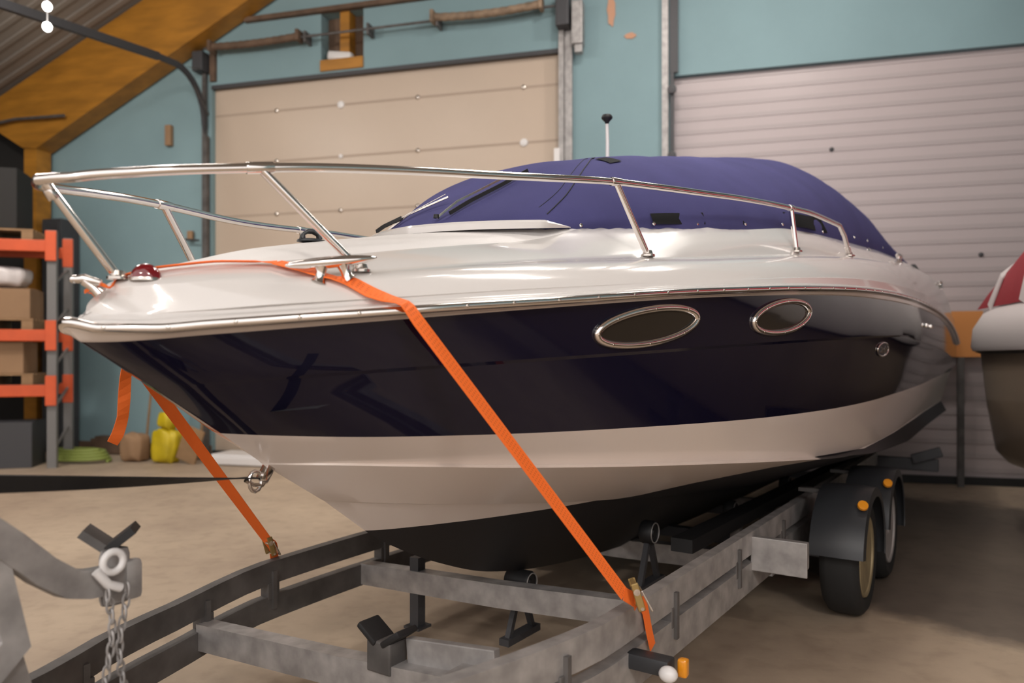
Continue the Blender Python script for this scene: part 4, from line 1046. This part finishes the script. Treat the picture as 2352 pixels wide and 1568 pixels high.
for sg, m_ in ((-1, 'galv_d'), (1, 'black')):
    bm = bmesh.new(); a0 = LT(.095, .02, .865); q = a0+Vector((-.045 if sg > 0 else .045, .035*sg, .045)); d_ = (q-a0)
    beam_sweep(bm, [a0, a0+d_*1.0], .042, .010, (0, 1, 0) if False else (0, 0, 1)); obj('bow_stop_pad', bm, M[m_], stand)
bm = bmesh.new(); pts = [LT(.06, .10, .848)+Vector((.024*math.cos(a_), .0, .024*math.sin(a_))) for a_ in [k/20*2*PI for k in range(20)]]; tube(bm, pts, .009, 10, closed=True); tube(bm, [LT(.02, .10, .835), LT(.045, .105, .80), LT(.075, .105, .785)], .011, 10); obj('shackle', bm, M['white'], stand, 60)
# hanging chain
chain = obj('chain', bmesh.new(), M['galv'], stand)
for c_i, (s0, b0) in enumerate(((.045, .105), (.085, .10))):
    for k in range(15):
        bm = bmesh.new(); z_ = .775-k*.026
        if z_ < .42: bm.free(); break
        cc = LT(s0+.010*math.sin(k*.5+c_i*2), b0, z_); hor = k % 2
        pts = []
        for q in range(14):
            a_ = q/14*2*PI; dx = .008*math.cos(a_); dz = .018*math.sin(a_); pts.append(cc+(Vector((dx, 0, dz)) if hor else Vector((0, dx, dz))))
        tube(bm, pts, .0032, 6, closed=True); obj('chain_link', bm, M['galv'], stand, 60)
bpy.data.objects.remove(chain)
# winch drum, mostly outside the frame
bm = bmesh.new(); lathe(bm, [(0, -.07), (.07, -.07), (.07, -.062), (.03, -.06), (.03, .06), (.07, .062), (.07, .07), (0, .07)], 28, Matrix.Translation(LT(-.33, .05, 1.07)) @ rotx(PI/2)); obj('winch_drum', bm, M['galv_d'], stand, 30)
bm = bmesh.new(); beam_sweep(bm, [LT(-1.25, 0, .44), LT(-.2, .0, .44)], .04, .04); box(bm, LT(-1.35, 0, .45), (.24, .09, .09), bevel=.02); obj('drawbar', bm, M['galv'], trl)
bm = bmesh.new(); tube(bm, [LT(-.20, .0, .46), LT(-.20, 0, 0.02)], .028, 14); lathe(bm, [(0, 0), (.07, 0), (.06, .015), (0, .02)], 20, Matrix.Translation(LT(-.20, 0, 0))); obj('jockey_leg', bm, M['galv'], trl, 40)
# tail lights bar at the stern
bm = bmesh.new(); box(bm, LT(6.0, 0, .47), (.05, 2.6, .10), bevel=.01); box(bm, LT(5.95, 1.22, .55), (.03, .22, .08), rotx(.35), bevel=.01); obj('rear_bar', bm, M['darkgrey'], trl)

# ---- winch strap to the bow eye (black webbing)
bm = bmesh.new(); a_ = W(.535, 0, .975); b_ = W(-.30, .05, 1.075); pts = [a_.lerp(b_, k/12)+Vector((0, 0, -.004*math.sin(k/12*PI))) for k in range(13)]
ribbon(bm, pts, [NX*math.cos(k/12*1.35)+Vector((0, 0, 1))*math.sin(k/12*1.35) for k in range(13)], .045, .004)
ws = obj('winch_strap', bm, M['black']); tag(ws, 'black winch strap stretched from the bow eye to the winch', 'strap')
bm = bmesh.new(); tube(bm, [W(.50, 0, .972), W(.53, 0, .955), W(.56, .0, .95), W(.575, 0, .965)], .006, 8); obj('hook', bm, M['chrome2'], ws, 60)

# ================================================================== ORANGE LASHING STRAP
def seg(pts, wd, width, n=8):
    """subdivide smoothly"""
    return pts, wd
def strap_obj(name, pts, wds, width, parent=None, stitches=True, mm=None):
    # resample catmull-rom
    P = [Vector(p) for p in pts]; Wd = [Vector(q).normalized() for q in wds]; out = []; wo = []
    for i in range(len(P)-1):
        p0 = P[max(0, i-1)]; p1 = P[i]; p2 = P[i+1]; p3 = P[min(len(P)-1, i+2)]
        m = max(3, int((p2-p1).length/.025))
        l = (p2-p1).length; ta = (p2-p0)/max((p2-p0).length, 1e-6)*l*.6; tb = (p3-p1)/max((p3-p1).length, 1e-6)*l*.6
        if (p2-p1).length > .3: ta = tb = (p2-p1)
        for k in range(m):
            t = k/m; out.append(p1*(2*t**3-3*t**2+1)+ta*(t**3-2*t**2+t)+p2*(-2*t**3+3*t**2)+tb*(t**3-t**2)); wo.append(Wd[i].lerp(Wd[i+1], t))
    out.append(P[-1]); wo.append(Wd[-1])
    bm = bmesh.new(); ribbon(bm, out, wo, width, .0028); o = obj(name, bm, mm or M['strap'], parent)
    if stitches:
        bm = bmesh.new(); Pf, T, _ = frames(out); acc = 0
        for i in range(len(out)-1):
            a, b = out[i], out[i+1]; l = (b-a).length; nst = max(1, int(round(l/.0125)))
            t = (b-a).normalized(); wv = wo[i]-t*wo[i].dot(t); wv.normalize(); nn = t.cross(wv)
            for k in range(nst):
                c = a.lerp(b, (k+.5)/nst)
                for off in (-.25, -.08, .08, .25):
                    for sg in (1, -1):
                        cc = c+wv*off*width+nn*sg*.0018
                        q = [cc-t*.0032-wv*.0006, cc+t*.0032-wv*.0006, cc+t*.0032+wv*.0006, cc-t*.0032+wv*.0006]
                        bm.faces.new([bm.verts.new(x) for x in q])
        st_o = obj('stitching', bm, M['stitch'], o); st_o['kind'] = 'stuff'
    return o
UPv = Vector((0, 0, 1))
# run: port side rail -> port gunwale -> through cleat -> forward over the deck -> round bow chock
cl = W(CS, CB, cl_z)
def dk(s, b, off=.006): return W(s, b, surf_deck(s, b)+off)
dirc = AX
beam_a = W(1.32, .895, .50)
gun = W(.585, bf_(.585)+.016, zr_(.585)+.004)
hub = W(1.14, .90, .635)
# gunwale edge up on deck
port_run = [hub, W(.60, bf_(.60)+.028, zr_(.60)-.03), W(.575, bf_(.575)+.0195, zr_(.575)+.018), W(.56, bf_(.56)-.020, lip_z(.56)+.014),
            dk(.54, .46, .018), dk(.51, .42, .018), dk(CS, CB, .010), dk(.46, .34, .010), dk(.44, .29, .013), dk(.42, .24, .012)]
wA = AX
wd = [AX*.9+UPv*.25, AX*.9+UPv*.2, AX+UPv*.1, AX+UPv*.35, AX*.9-NX*.1+UPv*.55, AX*.9-NX*.2+UPv*.5, AX*.9-NX*.4+UPv*.2, AX*.8-NX*.5+UPv*.3, AX*.75-NX*.6+UPv*.4, AX*.65-NX*.7+UPv*.35]
ls = strap_obj('lashing_strap', port_run, wd, .046)
tag(ls, 'orange lashing strap running over the port gunwale, through the cleat and round the bow', 'strap')
# narrow edge-on run along the deck to the bow
fwd = [dk(.42, .24, .012), dk(.38, .205, .012), dk(.30, .14, .014), dk(.19, .055, .012), dk(.15, .015, .008), dk(.125, .0, .006)]
H1 = AX*.65-NX*.75
wd2 = [AX*.65-NX*.7+UPv*.35, H1, H1, H1, H1, H1]
strap_obj('strap_end', [dk(.125, .0, .006), W(.09, .03, 1.500), W(.065, .035, 1.505), W(.05, .02, 1.496), W(.06, -.03, 1.490)], [H1, H1, UPv, UPv, UPv], .009, ls, stitches=False)
strap_obj('strap_end', fwd, wd2, .030, ls, stitches=False)
# starboard run
def ds(s, b): return W(s, -b, surf_deck(s, b)+.004)
stb = [W(.085, -.02, 1.488), ds(.15, .13), ds(.26, .26), W(.375, -.405, 1.455), W(.40, -.462, 1.415), W(.42, -.475, 1.34), W(1.19, -.785, .56), W(1.235, -.80, .52), W(1.262, -.825, .46), W(1.28, -.825, .35)]
wd3 = [AX*.5+NX*.5, AX*.6+NX*.5, AX*.7+NX*.4, AX*.8+NX*.3, AX, AX, AX*.6+NX*.6, AX, AX, AX]
strap_obj('strap_run', stb, wd3, .040, ls, stitches=False)
# loose tail hanging from the knot
tail = [W(.42, -.472, 1.33), W(.412, -.48, 1.27), W(.41, -.485, 1.20), W(.405, -.485, 1.14), W(.39, -.485, 1.09), W(.375, -.49, 1.06)]
strap_obj('strap_tail', tail, [AX, AX, AX*.8+NX*.3, AX, AX*.9+NX*.2, AX], .036, ls, stitches=False)
# twisted end and tail over the port side rail
pe = [hub, W(1.20, .91, .60), W(1.235, .90, .578), W(1.29, .885, .572), W(1.335, .880, .53), W(1.36, .884, .45), W(1.38, .886, .40)]
strap_obj('strap_tail', pe, [AX*.9+UPv*.25, UPv*.6+AX*.6, AX+UPv*.4, AX, AX, AX, AX*.9], .040, ls, stitches=False)
# ratchet buckles
def ratchet(p, d, lab):
    root = empty('ratchet_buckle', p); root.rotation_euler = d.to_track_quat('Z', 'Y').to_euler()
    tag(root, lab, 'buckle', 'strap buckles on the trailer rails')
    bm = bmesh.new()
    for sx in (-1, 1): box(bm, (sx*.027, 0, 0), (.004, .022, .085), bevel=.004)
    box(bm, (0, 0, -.038), (.056, .012, .006))
    obj('frame', bm, M['brass'], root)
    bm = bmesh.new(); tube(bm, [(-.03, 0, -.015), (.03, 0, -.015)], .010, 12); tube(bm, [(-.03, .002, .036), (.03, .002, .036)], .005, 10); obj('spindle', bm, M['chrome2'], root, 40)
    bm = bmesh.new(); box(bm, (0, .022, .02), (.05, .006, .07), rotx(-.2), bevel=.003); obj('lever', bm, M['chrome2'], root)
ratchet(W(1.175, .925, .628), Vector((.3, 0, -1)), 'small steel ratchet buckle on the orange strap at the near trailer rail')
ratchet(W(1.205, -.79, .53), Vector((.2, .2, -1)), 'brass coloured ratchet buckle on the strap at the far trailer rail')

# ================================================================== SECOND BOAT (right edge)
b2o = Vector((2.98, 6.13, 0)); b2rz = WRZ-.02
b2 = empty('moored_boat', (b2o.x+1.2, b2o.y-2.6, .45), b2rz)
b2.name = 'cabin_boat'
tag(b2, 'beige boat with white deck and red cover at the right edge', 'boat')
# local frame: x to the right, y away from the camera ; stern face at y=+2.6
def rows_b2(levels, y0, y1, n=40):
    rows = []
    for x_in, z_, ys in levels:
        row = []
        for k in range(n+1):
            a = k/n
            # path: port side from the bow (near camera) to the stern, rounded corner, across
            pts = []
            if a < .6: x = -1.2+x_in; y = y0+(y1-.45-y0)*(a/.6)
            elif a < .8:
                q = (a-.6)/.2*PI/2; x = -1.2+x_in+.40*(1-math.cos(q)); y = y1-.45+.45*math.sin(q)
            else: x = -1.2+x_in+.40+(a-.8)/.2*(.9-x_in); y = y1
            row.append(Vector((x, y-ys, z_)))
        rows.append(row)
    return rows
def full_b2(levels, m, name, closed_top=None):
    bm = bmesh.new(); rows = rows_b2(levels, -3.8, 2.6)
    loft(bm, rows)
    # mirror to starboard about x=1.2
    rows2 = [[Vector((2*.1-p.x, p.y, p.z)) for p in r] for r in rows]; loft(bm, rows2)
    if closed_top:
        for r, r2 in ((rows[-1], rows2[-1]),):
            for i in range(len(r)-1):
                q = [bm.verts.new(p) for p in (r[i], r[i+1], r2[i+1], r2[i])]
                try: bm.faces.new(q)
                except ValueError: pass
    bmesh.ops.remove_doubles(bm, verts=bm.verts[:], dist=.001); bmesh.ops.recalc_face_normals(bm, faces=bm.faces[:])
    return obj(name, bm, m, b2, 50)
full_b2([(1.0, .0, .15), (.5, .03, .1), (.2, .07, .07), (.12, .16, .05), (.07, .5, .02), (.03, .92, 0)], M['hull2'], 'hull')
full_b2([(.03, .92, 0), (-.02, .93, -.02), (-.03, .96, -.03), (-.02, 1.10, -.02), (.04, 1.22, .03), (.14, 1.28, .10), (.35, 1.31, .2)], M['white2'], 'deck', True)
bm = bmesh.new(); rows = []
# red folding cover, white piping bands
for k in range(13):
    a_ = k/12; y = 2.55-4.2*a_; hgt = (.30+.95*min(1, a_*3.2)) ; row = []
    for j in range(17):
        q = -PI/2+PI*j/16; row.append(Vector((.1+math.sin(q)*1.2-math.copysign(.12, q)*max(0, math.cos(q))*(abs(q) > .01), y-.35*max(0, math.cos(q))**.6, 1.27+hgt*max(0, math.cos(q))**.55)))
    rows.append(row)
loft(bm, rows); bmesh.ops.recalc_face_normals(bm, faces=bm.faces[:]); cv2 = obj('cover', bm, M['red'], b2, 50)
for k in (1, 3, 6):
    bm = bmesh.new(); rr_ = [p+(p-Vector((.1, p.y, 1.3))).normalized()*.01 for p in rows[k]]; ribbon(bm, rr_, [Vector((0, 1, 0))]*len(rr_), .10, .012); obj('white_band', bm, M['white2'], cv2)
bm = bmesh.new(); rows = rows_b2([(.04, .905, .0), (.0, .92, -.03), (.03, .935, 0)], -2, 2.6); loft(bm, rows); bmesh.ops.recalc_face_normals(bm, faces=bm.faces[:]); obj('fender_strip', bm, M['darkgrey'], b2, 40)
t2 = empty('boat_cradle', (b2o.x+1.2, b2o.y-2.6, 0), b2rz); tag(t2, 'dark steel cradle under the beige boat', 'cradle')
for y in (-1.2, .6, 1.9):
    bm = bmesh.new(); box(bm, (.1, y, .40), (1.9, .12, .10)); obj('cross_bar', bm, M['darkgrey'], t2)
    for x in (-.6, .8):
        bm = bmesh.new(); box(bm, (x, y, .175), (.10, .10, .35)); obj('leg', bm, M['darkgrey'], t2)
for x in (-.6, .8):
    bm = bmesh.new(); box(bm, (x, .35, .03), (.10, 3.6, .06)); obj('skid', bm, M['darkgrey'], t2)
